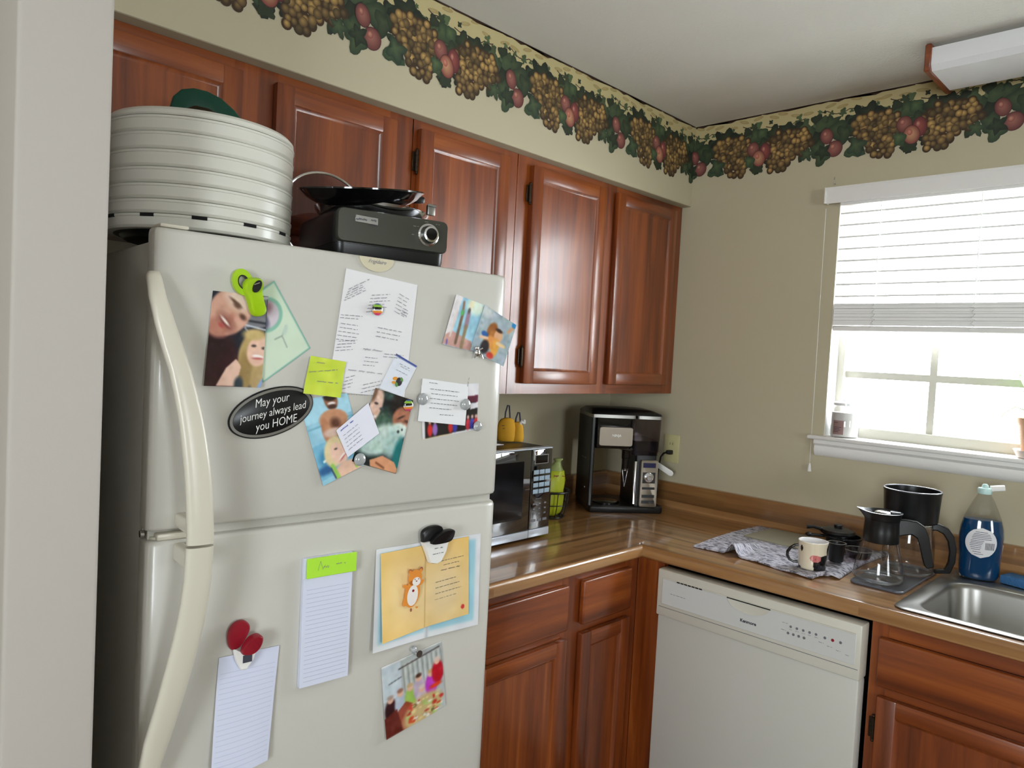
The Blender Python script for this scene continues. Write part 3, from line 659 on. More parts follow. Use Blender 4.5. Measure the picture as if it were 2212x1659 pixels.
# striped round glass magnets
def stripe_mag(u, z, b_, label):
    g = fthing('round_magnet',label,'magnet',u,b_,z,'magnets and clips on the fridge')
    b = B(); b.lathe([(.0115,0),(.0115,.003)],n=24,mtx=Matrix.Rotation(R(90),4,'X')); b.out('backing','chrome',g)
    bands = [(50,80,150),(130,175,60),(150,190,70),(20,22,24),(24,26,28),(215,220,220),(230,150,40),(225,130,60),(214,70,110),(200,60,110)]
    cv = Canvas(40,40,(200,200,200))
    for k, c_ in enumerate(bands): cv.poly([(-.1,k/10),(1.1,k/10-.02),(1.1,(k+1)/10),(-.1,(k+1)/10)],c_)
    q = .0118
    # domed disc: printed square grid mapped onto a disc
    me = bpy.data.meshes.new('dome'); n = 20; V = []; F = []; cl = []
    for i in range(n+1):
        for k in range(32):
            r = q*i/n; a = 2*math.pi*k/32; x, z_ = r*math.cos(a), r*math.sin(a); V.append((x, -.003-.0035*math.sqrt(max(0,1-(i/n)**2)), z_)); cl.append(cv.c[min(39,int((.5-z_/q/2)*39)), min(39,int((.5+x/q/2)*39))])
    for i in range(n):
        for k in range(32): j = (k+1)%32; F.append((i*32+k,(i+1)*32+k,(i+1)*32+j,i*32+j))
    me.from_pydata(V,[],F); ca = me.color_attributes.new('Col','FLOAT_COLOR','POINT')
    ca.data.foreach_set('color', np.concatenate([srgb2lin(np.array(cl)),np.ones((len(cl),1))],1).astype(np.float32).ravel()); me.materials.append(M['glaze'])
    bm = bmesh.new(); bm.from_mesh(me); bmesh.ops.remove_doubles(bm,verts=bm.verts,dist=1e-7); bmesh.ops.recalc_face_normals(bm,faces=bm.faces); bm.to_mesh(me); bm.free()
    link('glass_dome', me, g, 60)
stripe_mag(-.3393,1.5719,-.0036,'rainbow-striped round glass magnet in the middle of the handwritten letter')
stripe_mag(-.2592,1.3841,-.0052,'rainbow-striped round glass magnet at the top corner of the dog snapshot')
# sticky note
cv = Canvas(40,40,(196,212,60)).noise(7,5,8)
o = fcard('sticky_note','crumpled yellow-green sticky note above the bare-chested man snapshot','note',[(-.4734,1.4767),(-.4006,1.4676),(-.412,1.3996),(-.4867,1.4076)],cv,lambda s,t:.0048+.0045*t**2+.0008*np.sin(9*s+6*t),m='paintm')
kid(o,'handwriting',lambda b,cu,cz: squiggles(b,[(-.462-cu,1.465-cz,.014,.003,R(-6)),(-.476-cu,1.447-cz,.055,.0022,R(5)),(-.46-cu,1.430-cz,.04,.003,R(-4))],-.0078,.0005,6),'ink')
# white business card with a blue header
cv = Canvas(50,80,(222,226,236)).poly([(0,0),(1,0),(1,.06),(0,.06)],(66,84,150)).noise(2,2)
o = fcard('business_card','white card with a blue header and colourful logo, tilted above the dog snapshot','card',[(-.2898,1.488),(-.2387,1.4643),(-.2727,1.4011),(-.3252,1.4193)],cv,.0028)
kid(o,'print',lambda b,cu,cz: squiggles(b,[(-.281-cu,1.468-cz,.024,.0022,R(-22)),(-.279-cu,1.463-cz,.022,.0022,R(-22)),(-.289-cu,1.456-cz,.028,.0012,R(-22))],-.0036,.0004,8),'ink')
def logo(b,cu,cz):
    for k,(x,z,r) in enumerate([(-.290,1.438,.006),(-.283,1.434,.007),(-.275,1.436,.005),(-.293,1.430,.005),(-.279,1.428,.006),(-.287,1.426,.005)]): b.prism(ellipse(x-cu,z-cz,r,r*.6,12,k),-.0036-.00015*k,-.0033,'xz',mi=k%3)
kid(o,'logo',logo,[mat('logo_orange',(220,150,50),.6),mat('logo_black',(40,36,40),.6),mat('logo_green',(90,140,70),.6)])
# bare-chested man and woman in green, by water
sk_ = (196,142,108)
cv = Canvas(100,160,(150,200,222)).noise(8,7,14).poly([(0,.0),(1,0),(1,.25),(0,.3)],(168,214,232)).line(0,.36,1,.3,.015,(120,176,200)).poly([(0,.55),(1,.5),(1,.9),(0,.95)],(120,180,210)).ell(.25,.72,.18,.1,(70,140,180),.3).line(.15,.75,.45,.7,.02,(230,240,244)).ell(.15,.85,.2,.05,(50,100,150),.4)
cv.ell(.62,.06,.14,.12,(150,100,78),.1).ell(.62,.01,.14,.06,(50,36,30),.2).ell(.62,.10,.08,.02,(240,230,225),.3).ell(.62,.14,.09,.03,(70,48,40),.3)
cv.ell(.58,.30,.3,.13,sk_,.08).ell(.38,.42,.1,.16,(182,124,92),.15).ell(.58,.42,.25,.1,sk_,.15).ell(.60,.35,.10,.07,(92,56,42),.5).ell(.5,.45,.2,.05,(220,190,176),.3)
cv.ell(.42,.68,.24,.17,(226,206,160),.1,-20).ell(.5,.72,.17,.14,(238,198,178),.1,-20,1.6).ell(.46,.655,.035,.01,(70,60,60),.3).ell(.56,.77,.09,.018,(252,246,244),.3,-20).ell(.56,.785,.09,.01,(200,100,100),.4,-20)
cv.ell(.6,.96,.3,.12,(232,190,166),.12).line(.3,.85,.36,1,.06,(150,200,90)).line(.85,.8,.8,.95,.05,(160,206,90)).line(.26,.86,.3,.98,.02,(60,70,110)).noise(4,9)
fcard('snapshot','snapshot of a bare-chested man by blue water behind a smiling blonde woman','photograph',[(-.4915,1.3948),(-.3933,1.4083),(-.3487,1.2694),(-.4372,1.2329)],cv,lambda s,t:.0012+.004*t**2,PG)
# note wedge
cv = Canvas(20,24,(226,226,238))
o = fcard('folded_note','small white note between the water snapshot and the dog snapshot','note',[(-.4163,1.3375),(-.3503,1.3892),(-.3235,1.3293),(-.3903,1.2853)],cv,lambda s,t:.0065+.0015*t,m='paintm')
kid(o,'handwriting',lambda b,cu,cz: squiggles(b,[(-.408-cu,1.337-cz,.030,.0028,R(36))],-.0084,.0007,2),mat('blue_ink',(60,70,170),.7))
kid(o,'fine_print',lambda b,cu,cz: squiggles(b,[(-.402-cu+.003*k,1.327-cz-.007*k,.036,.0018,R(36)) for k in range(5)],-.0086,.0004,4),'ink')
# couple with white dog
cv = Canvas(100,150,(20,34,36)).noise(6,12,10).ell(.45,.45,.3,.2,(70,100,84),.5).ell(.5,.05,.2,.05,(60,90,80),.6)
cv.ell(.08,.25,.2,.26,(222,186,168),.12,10,1.5).ell(-.02,.08,.1,.12,(120,90,70),.3).ell(.13,.19,.05,.016,(70,56,54),.3).ell(.2,.3,.03,.03,(206,160,140),.4).ell(.12,.38,.1,.02,(244,236,232),.3,-15).ell(.12,.4,.09,.01,(180,90,90),.4).ell(.3,.24,.06,.02,(60,64,70),.4)
cv.ell(.8,.12,.34,.2,(26,22,24),.15).ell(.85,.28,.25,.16,(176,116,90),.12,-20,1.5).ell(.8,.27,.09,.016,(60,38,32),.35,-25).ell(.95,.3,.05,.02,(80,50,42),.4).ell(.82,.33,.12,.03,(150,96,74),.4)
cv.ell(.5,.6,.42,.17,(196,214,206),.2,-32,1.5).ell(.86,.44,.2,.1,(214,226,218),.2).ell(.35,.72,.36,.14,(182,206,198),.25,-15,1.5).ell(.75,.62,.2,.2,(170,198,192),.3).noise(9,13,5).ell(.82,.46,.03,.02,(40,44,46),.4).ell(.9,.42,.02,.015,(40,44,46),.4)
cv.ell(.95,.75,.12,.22,(16,110,112),.3).ell(.1,.62,.12,.1,(16,26,28),.4).poly([(.35,.92),(.6,.82),(.9,.86),(1,.94),(1,1),(.4,1)],(214,150,112)).line(.5,.93,.7,.97,.02,(140,86,60)).noise(4,14)
fcard('snapshot','snapshot of a couple cuddling a fluffy white dog against a dark background','photograph',[(-.3346,1.419),(-.2458,1.3941),(-.2807,1.2456),(-.3795,1.2766)],cv,lambda s,t:.0046+.003*t**2*(s),PG)
def gem(u, z, b_, label, r=.0125):
    g = fthing('glass_gem_magnet',label,'magnet',u,b_,z,'magnets and clips on the fridge')
    b = B(); b.lathe([(r*.75,0),(r*.75,.003)],n=20,mtx=Matrix.Rotation(R(90),4,'X')); b.out('backing','steel',g)
    b = B(); b.lathe([(r*.9,.003),(r,.0045),(r*.97,.006),(r*.8,.0085),(r*.45,.0105),(r*.1,.011)],n=28,mtx=Matrix.Rotation(R(90),4,'X')); b.out('glass_gem','gem',g)
M['gem'] = mat('gem_glass',(200,204,206),.05,coat=1,trans=.35,spec=.8)
gem(-.3662,1.28,-.0075,'clear glass gem magnet at the lower left corner of the dog snapshot')
gem(-.2241,1.3969,-.0036,'clear glass gem magnet at the left edge of the handwritten thank-you card')
gem(-.1131,1.3853,-.0036,'clear glass gem magnet at the right edge of the handwritten thank-you card')
gem(-.0768,1.3371,-.0022,'clear glass gem magnet at the lower right corner of the dark postcard',.0115)
# beach snapshots
cv = Canvas(80,90,(150,196,216)).noise(8,21,10).poly([(0,0),(.25,0),(.12,1),(0,1)],(220,214,216)).ell(.75,.1,.3,.16,(220,236,220),.3).ell(.6,.08,.08,.1,(232,226,190),.3).poly([(.0,.8),(.2,.7),(.9,.8),(1,1),(0,1)],(196,150,140))
cv.line(.33,.1,.38,.3,.05,(140,110,90)).line(.38,.3,.40,.9,.06,(112,90,70)).ell(.36,.3,.05,.06,(90,180,100),.3).line(.58,.3,.6,.55,.09,(150,120,140)).line(.6,.55,.62,.95,.07,(140,120,90)).ell(.57,.22,.05,.06,(90,80,80),.3).line(.2,.3,.16,.8,.04,(220,200,196)).line(.1,.9,.12,.97,.03,(90,80,170)).noise(6,22)
fcard('snapshot','blurry snapshot of people standing on a beach, at the fridge upper right','photograph',[(-.1504,1.6188),(-.0716,1.6031),(-.0995,1.4991),(-.1803,1.5121)],cv,lambda s,t:.0012+.004*(1-s)**2,PG)
cv = Canvas(90,100,(160,176,184)).noise(9,23,6).noise(7,24,12).ell(.1,.1,.2,.1,(200,206,206),.5)
cv.ell(.42,.42,.14,.2,(150,90,40),.15,10).ell(.5,.5,.12,.12,(176,110,50),.2).ell(.62,.45,.12,.14,(222,170,130),.12).ell(.6,.33,.1,.04,(60,40,30),.3).ell(.5,.65,.22,.14,(224,150,80),.2).ell(.62,.72,.1,.2,(226,160,70),.2).line(.65,.6,.85,.6,.05,(232,200,150)).ell(.25,.55,.1,.06,(40,90,160),.2).ell(.35,.8,.12,.15,(40,34,40),.2).line(.15,.65,.35,.6,.04,(230,190,160)).ell(.55,.92,.1,.07,(200,60,50),.3).line(.85,.25,.95,.1,.05,(210,160,120)).ell(.95,.05,.07,.06,(50,140,200),.2).noise(5,25)
fcard('snapshot','snapshot of two people hugging by the sea, curling past the fridge edge','photograph',[(-.0703,1.6038),(.0184,1.565),(-.0136,1.4704),(-.1049,1.5039)],cv,lambda s,t:.0030+.006*s**2,PG)
g = fthing('figurine_magnet','tiny silver figurine magnet at the bottom of the two beach snapshots','magnet',-.09,-.005,1.4978,'magnets and clips on the fridge')
b = B(); b.ball((0,-.005,0),(.007,.004,.009),12); b.ball((-.004,-.007,.010),(.005,.004,.005),10); b.tube([(0,-.005,0),(.010,-.006,-.004),(.014,-.006,-.012)],.0022,8); b.tube([(-.003,-.005,-.004),(-.009,-.006,-.012)],.002,8); b.tube([(.004,-.005,.006),(.013,-.006,.010)],.002,8); b.box(-.006,.006,-.004,0,-.005,.006); b.out('figurine','chrome',g)
# postcard and thank-you card
cv = Canvas(100,80,(224,222,226)).poly([(0,.3),(1,.25),(1,.45),(0,.45)],(90,24,50)).poly([(.05,.4),(1,.4),(1,.95),(.05,1)],(16,14,18)).line(.6,.52,1,.45,.015,(214,170,50)).poly([(.85,.42),(1,.4),(1,.52),(.85,.55)],(225,222,230))
for x, c_ in ((.13,(206,40,36)),(.22,(150,110,190)),(.5,(200,40,40)),(.58,(60,60,160)),(.82,(190,40,60)),(.9,(60,70,170)),(.97,(200,50,60))):
    cv.ell(x,.85,.045,.12,c_,.2).ell(x,.70,.022,.04,(220,180,160),.3)
cv.line(0,1,.5,.99,.012,(230,210,160)).noise(5,31)
fcard('postcard','dark postcard with red and blue costumed figures behind the handwritten card','postcard',[(-.2261,1.4251),(-.0746,1.431),(-.0736,1.3291),(-.2156,1.3121)],cv,.0010,PG)
cv = Canvas(20,16,(228,228,230))
o = fcard('thank_you_card','white thank-you card with blue handwriting between two glass gem magnets','card',[(-.224,1.4395),(-.1034,1.4276),(-.1088,1.3389),(-.2314,1.3514)],cv,lambda s,t:.0024+.001*t,m='paintm')
kid(o,'handwriting',lambda b,cu,cz: squiggles(b,[(-.208-cu,1.431-cz,.02,.0014,R(-5))]+[(-.205-cu+(.003 if k%2 else 0),1.418-cz-.0098*k,[.075,.07,.074,.07,.055][k],.0014,R(-5)) for k in range(5)]+[(-.178-cu,1.364-cz,.035,.0014,R(-4)),(-.100-cu-.008,1.424-cz,.018,.002,R(80))],-.0042,.0005,14),'inkdark')

# ---- lower door
g = fthing('notepad','tall ruled notepad with a bright lime header strip on the lower fridge door','notepad',-.4185,-.0008,.978)
b = B(); b.box(-.053,.0475,-.0085,0,-.1225,.122,bev=.0006,seg=1); b.out('pages','paperblue',g)
b = B(); b.box(-.053,.0475,-.0100,-.0087,-.1225,.085,bev=.0003,seg=1); b.out('top_sheet','paperblue',g)
b = B()
for k in range(22): b.box(-.046,.042,-.0103,-.0101,.062-.0083*k,.0624-.0083*k)
b.out('ruled_lines','rule',g)
b = B(); b.box(-.0485,.054,-.0135,-.0102,.0845,.122,bev=.0008,seg=1); hd = b.out('header_strip',mat('lime_paper',(176,230,60),.5),g)
b = B(); squiggles(b,[(-.027,.104,.004,.016,0),(-.016,.103,.016,.005,0),(.010,.105,.018,.003,0)],-.0137,.0006,9); b.out('handwriting','ink',hd)
# ruled shopping list, curling off the door
cv = Canvas(30,60,(208,212,232)).noise(1.5,3,10)
for k in range(22): cv.line(.05,.12+.04*k,.95,.12+.04*k,.006,(168,174,200),2)
o = fcard('shopping_list','ruled white list sheet curling off the lower door under the red clip','note',[(-.6189,.9461),(-.5102,.944),(-.5273,.7382),(-.6319,.7362)],Canvas(60,220,(208,212,232)),lambda s,t:.003+.018*t**1.5*(1-.6*s)+.006*np.sin(3*s)*t,m='paintm')
me = o.data; n = 60*220; col = np.empty(len(me.vertices)*4, np.float32); me.color_attributes['Col'].data.foreach_get('color', col); col = col.reshape(-1,4)
T_ = np.repeat(np.linspace(0,1,220),60); S_ = np.tile(np.linspace(0,1,60),220)
for k in range(20):
    a = np.abs(T_-(.14+.042*k)) < .0024; a &= (S_ > .05)&(S_ < .95); col[:n][a,:3] = srgb2lin(np.array([184,190,212]))
me.color_attributes['Col'].data.foreach_set('color', col.ravel())
g = fthing('magnetic_clip','red and clear plastic magnetic clip holding the curling list','clip',-.581,-.004,.965,'magnets and clips on the fridge')
b = B(); pl_ = [(-.027,.018),(-.022,.034),(-.008,.043),(.006,.040),(.012,.030),(.010,.018),(.024,.010),(.026,-.002),(.016,-.012),(.0,-.018),(-.010,-.014),(-.020,-.008),(-.026,.004)]
rear = smoothp([(-.027,.014),(-.025,.030),(-.016,.041),(-.002,.043),(.008,.036),(.010,.024),(.002,.008),(-.008,-.004),(-.022,-.004)])
b.rings([[(x,-.003,z) for x,z in rear],[(x,-.010,z) for x,z in rear],[(x*.9-.001,-.0125,z*.92+.002) for x,z in rear]]); b.out('rear_grip','red',g,ang=50)
fr_g = smoothp([(-.006,-.012),(-.004,.002),(.006,.014),(.018,.018),(.027,.014),(.028,.002),(.022,-.010),(.010,-.016)])
b = B(); b.rings([[(x,-.014,z) for x,z in fr_g],[(x,-.022-.006*(z+.02)/.04,z) for x,z in fr_g],[(x*.86+.001,-.025-.006*(z+.02)/.04,z*.9) for x,z in fr_g]]); b.out('front_grip','red',g,ang=50)
b = B(); jw = [(-.018,-.004),(-.006,-.012),(.010,-.016),(.024,-.010),(.018,-.030),(.006,-.045),(-.004,-.044),(-.012,-.028)]
b.rings([[(x,-.005,z) for x,z in jw],[(x,-.012,z) for x,z in jw],[(x*.9,-.0145,z*.95) for x,z in jw]]); jj = b.out('jaw','white',g)
b = B(); b.box(-.002,.014,-.0158,-.0146,-.031,-.018); b.out('label_print','inkdark',jj)
# greeting card: blue outer fold, yellow inner fold
cv = Canvas(90,70,(226,228,232)).poly([(.04,.05),(.47,.05),(.47,.93),(.04,.93)],(170,210,222)).poly([(.51,.05),(.95,.05),(.95,.93),(.51,.93)],(160,206,220)).noise(5,41,8).line(.49,0,.49,1,.008,(150,160,170))
o = fcard('greeting_card','open greeting card, yellow inside with an orange hamster, blue cover behind','card',[(-.3150,1.0952),(-.0484,1.0952),(-.0453,.8884),(-.321,.8898)],cv,lambda s,t:.002+.012*np.clip(.5-s,0,1)*2*t+.003*t)
cu, cz = o['cx'], o['cz']
cv = Canvas(110,90,(232,188,98)).ell(.25,.5,.28,.5,(240,208,146),.6).ell(.72,.62,.3,.5,(222,196,150),.7).line(.49,0,.49,1,.006,(190,150,90)).noise(3,42,10)
cv.ell(.93,.88,.022,.03,(200,40,40),.15)
q2 = [(-.3067,1.0858),(-.0852,1.094),(-.0783,.9205),(-.3053,.9087)]
inn = card_mesh('inner_fold',[(u-cu,z-cz) for u,z in q2],cv,lambda s,t:.006+.016*np.clip(.5-s,0,1)*2*t+.004*t,'paintm',.0006,o)
b = B(); squiggles(b,[(-.168-cu,1.050-cz,.068,.0016,R(3)),(-.152-cu,1.041-cz,.04,.0016,R(3)),(-.158-cu,1.030-cz,.05,.003,R(3))]+[(-.170-cu,1.006-cz-.0125*k,[.055,.062,.068,.055][k],.0016,R(4)) for k in range(4)]+[(-.160-cu,.955-cz,.05,.0018,R(5))],-.0088,.0005,17); b.out('handwriting','inkdark',o)
hm = [mat('hamster_orange',(226,140,50),.6),mat('hamster_white',(236,228,222),.6),'red',mat('hamster_brown',(150,80,60),.6)]
b = B(); HX, HZ = -.233-cu, 1.0015-cz
def he(x,z,rx,rz_,mi,y,a=0): b.prism([(HX+p[0],HZ+p[1]) for p in ellipse(x,z,rx,rz_,24,a)],y,y+.0003,'xz',mi)
he(.005,.026,.0165,.017,0,-.0170,R(-10)); he(-.001,-.006,.0185,.029,0,-.0170,R(-8)); he(-.008,.041,.004,.005,3,-.0168); he(.019,.042,.004,.005,3,-.0168); he(-.008,.040,.0035,.004,0,-.0171); he(.018,.040,.0035,.004,0,-.0171)
he(-.017,-.020,.006,.010,0,-.0172,R(-20)); he(-.016,.010,.004,.009,0,-.0172,R(60)); he(.020,.014,.004,.008,0,-.0172,R(-50)); he(.008,.018,.010,.009,1,-.0174); he(.0,-.010,.013,.0215,1,-.0174,R(-6)); he(.001,.0,.0028,.0028,2,-.0177); he(.008,.019,.0018,.0014,3,-.0177); he(.004,.023,.001,.0016,3,-.0177); he(.013,.023,.001,.0016,3,-.0177); he(-.002,-.040,.002,.004,3,-.017); he(.012,-.037,.003,.002,0,-.017)
b.out('hamster_picture',hm,o)
g = fthing('magnetic_clip','black and white magnetic clip at the top of the yellow greeting card','clip',-.182,-.010,1.093,'magnets and clips on the fridge')
b = B(); rr_ = smoothp([(-.033,.012),(-.033,.028),(-.018,.037),(.006,.038),(.018,.030),(.014,.014),(-.010,.006),(-.030,.004)])
b.rings([[(x,0,z) for x,z in rr_],[(x,-.007,z) for x,z in rr_],[(x*.92,-.009,z*.95+.001) for x,z in rr_]]); b.out('rear_grip','black',g,ang=50)
b = B(); ff_ = smoothp([(-.018,.004),(-.010,.016),(.010,.027),(.034,.029),(.040,.022),(.033,.006),(.008,.002)])
b.rings([[(x,-.010,z) for x,z in ff_],[(x,-.018-.004*z/.03,z) for x,z in ff_],[(x*.94+.0005,-.020-.004*z/.03,z*.96) for x,z in ff_]]); b.out('front_grip','black',g,ang=50)
b = B(); jw = [(-.034,.007),(-.016,.008),(.032,.006),(.026,-.018),(.014,-.038),(.002,-.042),(-.014,-.038),(-.022,-.018)]
b.rings([[(x,-.001,z) for x,z in jw],[(x,-.012,z) for x,z in jw],[(x*.94,-.014,z*.97) for x,z in jw]]); jj = b.out('jaw','white',g,ang=45)
b = B(); squiggles(b,[(-.006,-.008,.022,.003,0),(-.010,-.020,.026,.0014,R(3))],-.0146,.0006,21); b.out('label_print','inkdark',jj)
# family group snapshot
cv = Canvas(110,120,(178,184,186)).poly([(0,0),(1,0),(1,.5),(0,.5)],(176,182,182))
for k in range(9): cv.line(.33+.08*k,.1,.35+.08*k,.5,.012,(140,146,140),1.1).line(.37+.08*k,.1,.38+.08*k,.5,.01,(206,208,200),1.1)
cv.poly([(0,0),(.3,0),(.3,.5),(0,.5)],(196,206,214)).line(.27,.13,.95,.06,.012,(70,60,56)).line(.1,.28,.3,.25,.008,(60,60,66))
for x, y, c_, hc in ((.11,.5,(52,20,24),(170,150,140)),(.27,.47,(176,186,200),(150,110,90)),(.43,.46,(156,190,90),(190,160,120)),(.58,.38,(190,170,190),(80,54,44)),(.62,.56,(200,180,196),(210,196,186)),(.78,.4,(190,60,190),(196,160,110)),(.9,.26,(186,24,40),(214,190,180))):
    cv.ell(x,y+.16,.10,.17,c_,.15).ell(x,y,.048,.05,(222,176,152),.15).ell(x,y-.035,.05,.03,hc,.3)
cv.poly([(.1,.78),(.35,.62),(.5,.72),(.4,1),(.05,1)],(150,60,40),.9).poly([(.0,.72),(.2,.66),(.28,1),(0,1)],(96,34,26)).ell(.62,.86,.34,.2,(196,170,120),.15,-14)
rs = np.random.RandomState(5)
for k in range(60): cv.ell(rs.uniform(.35,.95),rs.uniform(.7,.98),rs.uniform(.015,.05),rs.uniform(.01,.03),[(226,222,210),(200,80,40),(190,60,50),(220,200,140),(120,90,60),(170,190,110)][rs.randint(6)],.3)
cv.ell(.85,.6,.1,.03,(220,60,30),.4).poly([(.0,.0),(1,0),(1,.012),(0,.02)],(232,232,230)).noise(6,44)
fcard('snapshot','group snapshot of a family round a dinner table, lowest on the fridge door','photograph',[(-.2904,.8482),(-.142,.8713),(-.1256,.7241),(-.2739,.695)],cv,lambda s,t:.002+.006*t**2*(1-s)+.004*t*s,PG)
g = fthing('pushpin_magnet','small clear and silver magnet at the top of the family group snapshot','magnet',-.2107,-.004,.8646,'magnets and clips on the fridge')
b = B(); b.lathe([(.006,0),(.004,.004),(.0035,.010),(.0075,.013),(.0075,.016)],n=18,mtx=Matrix.Rotation(R(90),4,'X')); b.out('magnet_body','chrome',g)
b = B(); b.ball((-.008,-.006,.008),.007,12); b.out('magnet_bead','gem',g)

# ------------------------------------------------------------------ on top of the fridge
DZ = 1.6745
dh = thing('food_dehydrator', 'tall stack of white round dehydrator trays on top of the fridge, beside the cabinet', 'food dehydrator', (-2.003, -.487, DZ))
RD = .167
b = B(); b.lathe([(.13,0),(.135,.002),(.14,.008),(.150,.0098)],n=64); b.out('base','black',dh)
def ring_(name, z0, z1, slots=False, lid=False):
    b = B(); h = z1-z0
    p = [(RD-.013,0),(RD-.004,.0004),(RD-.0012,.003),(RD,.005),(RD,h-.006),(RD+.0012,h-.005),(RD+.0012,h-.0015),(RD-.0005,h-.0006)]
    if lid: p = [(RD-.013,0),(RD-.002,.0004),(RD,.003),(RD-.0005,h*.55),(RD-.006,h*.9),(RD-.02,h),(RD-.06,h-.002),(.04,h-.001),(.0401,h-.004)]
    else: p.append((RD-.012,h-.0012))
    b.lathe([(r, z+z0) for r, z in p], n=96, cap0=True, cap1=True); o = b.out(name,'tray',dh,ang=25)
    if slots:
        for k in range(12):
            a = 2*math.pi*k/12+.12; b = B(); b.box(RD-.004,RD+.0016,-.0125,.0125,z0+h-.0065,z0+h-.0008,mtx=Matrix.Rotation(a,4,'Z'))
            b.out('vent_slot','dark',o)
zs = [.0100,.0355,.0605,.0875,.1155,.1455,.1755,.2035]
for i in range(7): ring_('tray', zs[i], zs[i+1]-.0004, i == 0)
ring_('lid', zs[7], .2195, lid=True)
gt = thing('green_grip', 'dark green curved plastic grip lying on top of the dehydrator stack', 'kitchen gadget', (-2.0, -.50, DZ+.2195), R(-23))
arch = [(-.073,0),(-.072,.035),(-.066,.062),(-.052,.080),(-.03,.087),(-.005,.085),(.022,.074),(.048,.052),(.066,.028),(.077,0),(.058,0),(.045,.018),(.022,.038),(-.002,.048),(-.028,.050),(-.042,.042),(-.048,.025),(-.049,0)]
b = B(); b.rings([[(x*k,y,z*.86*(1-(1-k)*.6)) for x,z in arch] for k,y in ((.87,-.027),(.93,-.025),(.96,-.018),(.96,.018),(.93,.025),(.87,.027))]); b.out('grip','teal',gt,ang=50)
b = B(); b.lathe([(.062,0),(.066,.006),(.064,.014),(.05,.017)],(0,.0,0),32,sy=.55); b.out('base_ring','teal',gt)

ck = thing('multi_cooker', 'charcoal countertop cooker with a chrome dial on top of the fridge', 'cooker', fw(-.153,.045,DZ-.001), TH-.16)
b = B()
def cpr(x0,x1,y0,y1,z,r): return [((x0+x1)/2+x, (y0+y1)/2+y, z) for x,y in rrect((x1-x0)/2,(y1-y0)/2,r,5)]
b.rings([cpr(-.235,.002,.006,.27,0,.02),cpr(-.238,.004,.002,.273,.012,.02),cpr(-.240,.005,0,.275,.03,.022)]); b.out('base','black',ck)
b = B(); b.rings([cpr(-.240,.005,0,.275,.0305,.022),cpr(-.241,.006,-.001,.275,.04,.022),cpr(-.241,.006,-.001,.275,.085,.022),cpr(-.238,.003,.003,.272,.096,.022),cpr(-.230,-.005,.012,.265,.102,.022)]); b.out('housing',['black'],ck,ang=50)
b = B(); b.lathe([(.100,.1022),(.100,.117),(.095,.119)],(-.1175,.13,0),48); b.out('crock','gblack',ck)
b = B(); pr = rrect(.1215,.034,.012,5,-.1175,.066)
b.rings([[(x,.004,z) for x,z in pr],[(x,-.005,z) for x,z in pr],[(x*.985-.0018,-.0085,(z-.066)*.94+.066) for x,z in pr]]); fp = b.out('front_panel','char',ck,ang=50)
b = B(); b.box(-.206,-.158,-.0102,-.0084,.066,.081,bev=.001,seg=1,mtx=Matrix.Rotation(R(2),4,'Y')); bg = b.out('badge','steel',fp)
b = B(); squiggles(b,[(-.203,.079,.04,.005,R(2)),(-.176,.070,.018,.003,0)],-.0105,.001,33); b.out('badge_lettering','inkdark',fp)
b = B(); mt = Matrix.Translation((-.043,-.0085,.067)) @ Matrix.Rotation(R(90),4,'X'); b.lathe([(.0235,0),(.0235,.003),(.020,.005),(.018,.014),(.0165,.018),(.012,.019)],n=32,mtx=mt); dl = b.out('dial','chrome',ck)
b = B(); b.lathe([(.0125,.0191),(.012,.0200),(.002,.0203)],n=24,mtx=mt); b.out('dial_cap','gblack',dl)
b = B(); squiggles(b,[(-.078,.082,.012,.002,0),(-.052,.094,.008,.002,0),(-.080,.064,.006,.002,0),(-.026,.092,.008,.0015,0)],-.0090,.0007,7); b.out('dial_print','steel',fp)
b = B(); b.lathe([(.108,.0),(.114,.004),(.1225,.016),(.1245,.0205),(.121,.0215),(.112,.014)],(-.1175,.13,.1025),64,cap1=False); b.out('crock_rim','chrome',ck)
pn = thing('black_skillet', 'glossy black pan resting on the cooker on top of the fridge', 'pan', fw(-.283,.175,DZ+.133), TH)
pn.rotation_euler = (R(6),R(-7),TH)
b = B(); b.lathe([(.070,-.010),(.088,-.007),(.118,.010),(.130,.022),(.134,.024),(.134,.027),(.128,.026),(.114,.010),(.07,-.004)],n=64); b.out('pan_body','gblack',pn,ang=50)
b = B(); b.box(.118,.145,-.03,.012,.006,.022,bev=.005,seg=2); b.out('side_handle','black',pn)
cl = thing('metal_latch', 'small grey metal latch standing between cooker rim and black pan', 'latch', fw(-.165,.085,DZ+.1165), TH)
b = B(); b.box(-.010,.010,-.004,.004,0,.022,bev=.002,seg=2); b.box(-.011,.011,-.006,-.003,.018,.024,bev=.001,seg=1); b.out('latch_plate','steel',cl)
gl = thing('glass_cover', 'steel-rimmed glass lid standing on edge behind the black pan and cooker', 'lid', fw(-.258,.388,DZ+.1215), TH)
gl.rotation_euler = (R(80), 0, TH)
b = B(); b.tube([(.1175*math.cos(2*math.pi*k/64), .1175*math.sin(2*math.pi*k/64), 0) for k in range(64)], .0034, 8, closed=True); b.out('rim','chrome',gl)
b = B(); b.lathe([(.1165,0),(.09,.006),(.06,.013),(.02,.017),(.001,.018)],n=48,cap0=False,cap1=False); b.out('glass_dome','smoke',gl,ang=80)
b = B(); b.lathe([(.008,.018),(.009,.026),(.018,.032),(.019,.038),(.012,.041)],n=20); b.out('knob','black',gl)

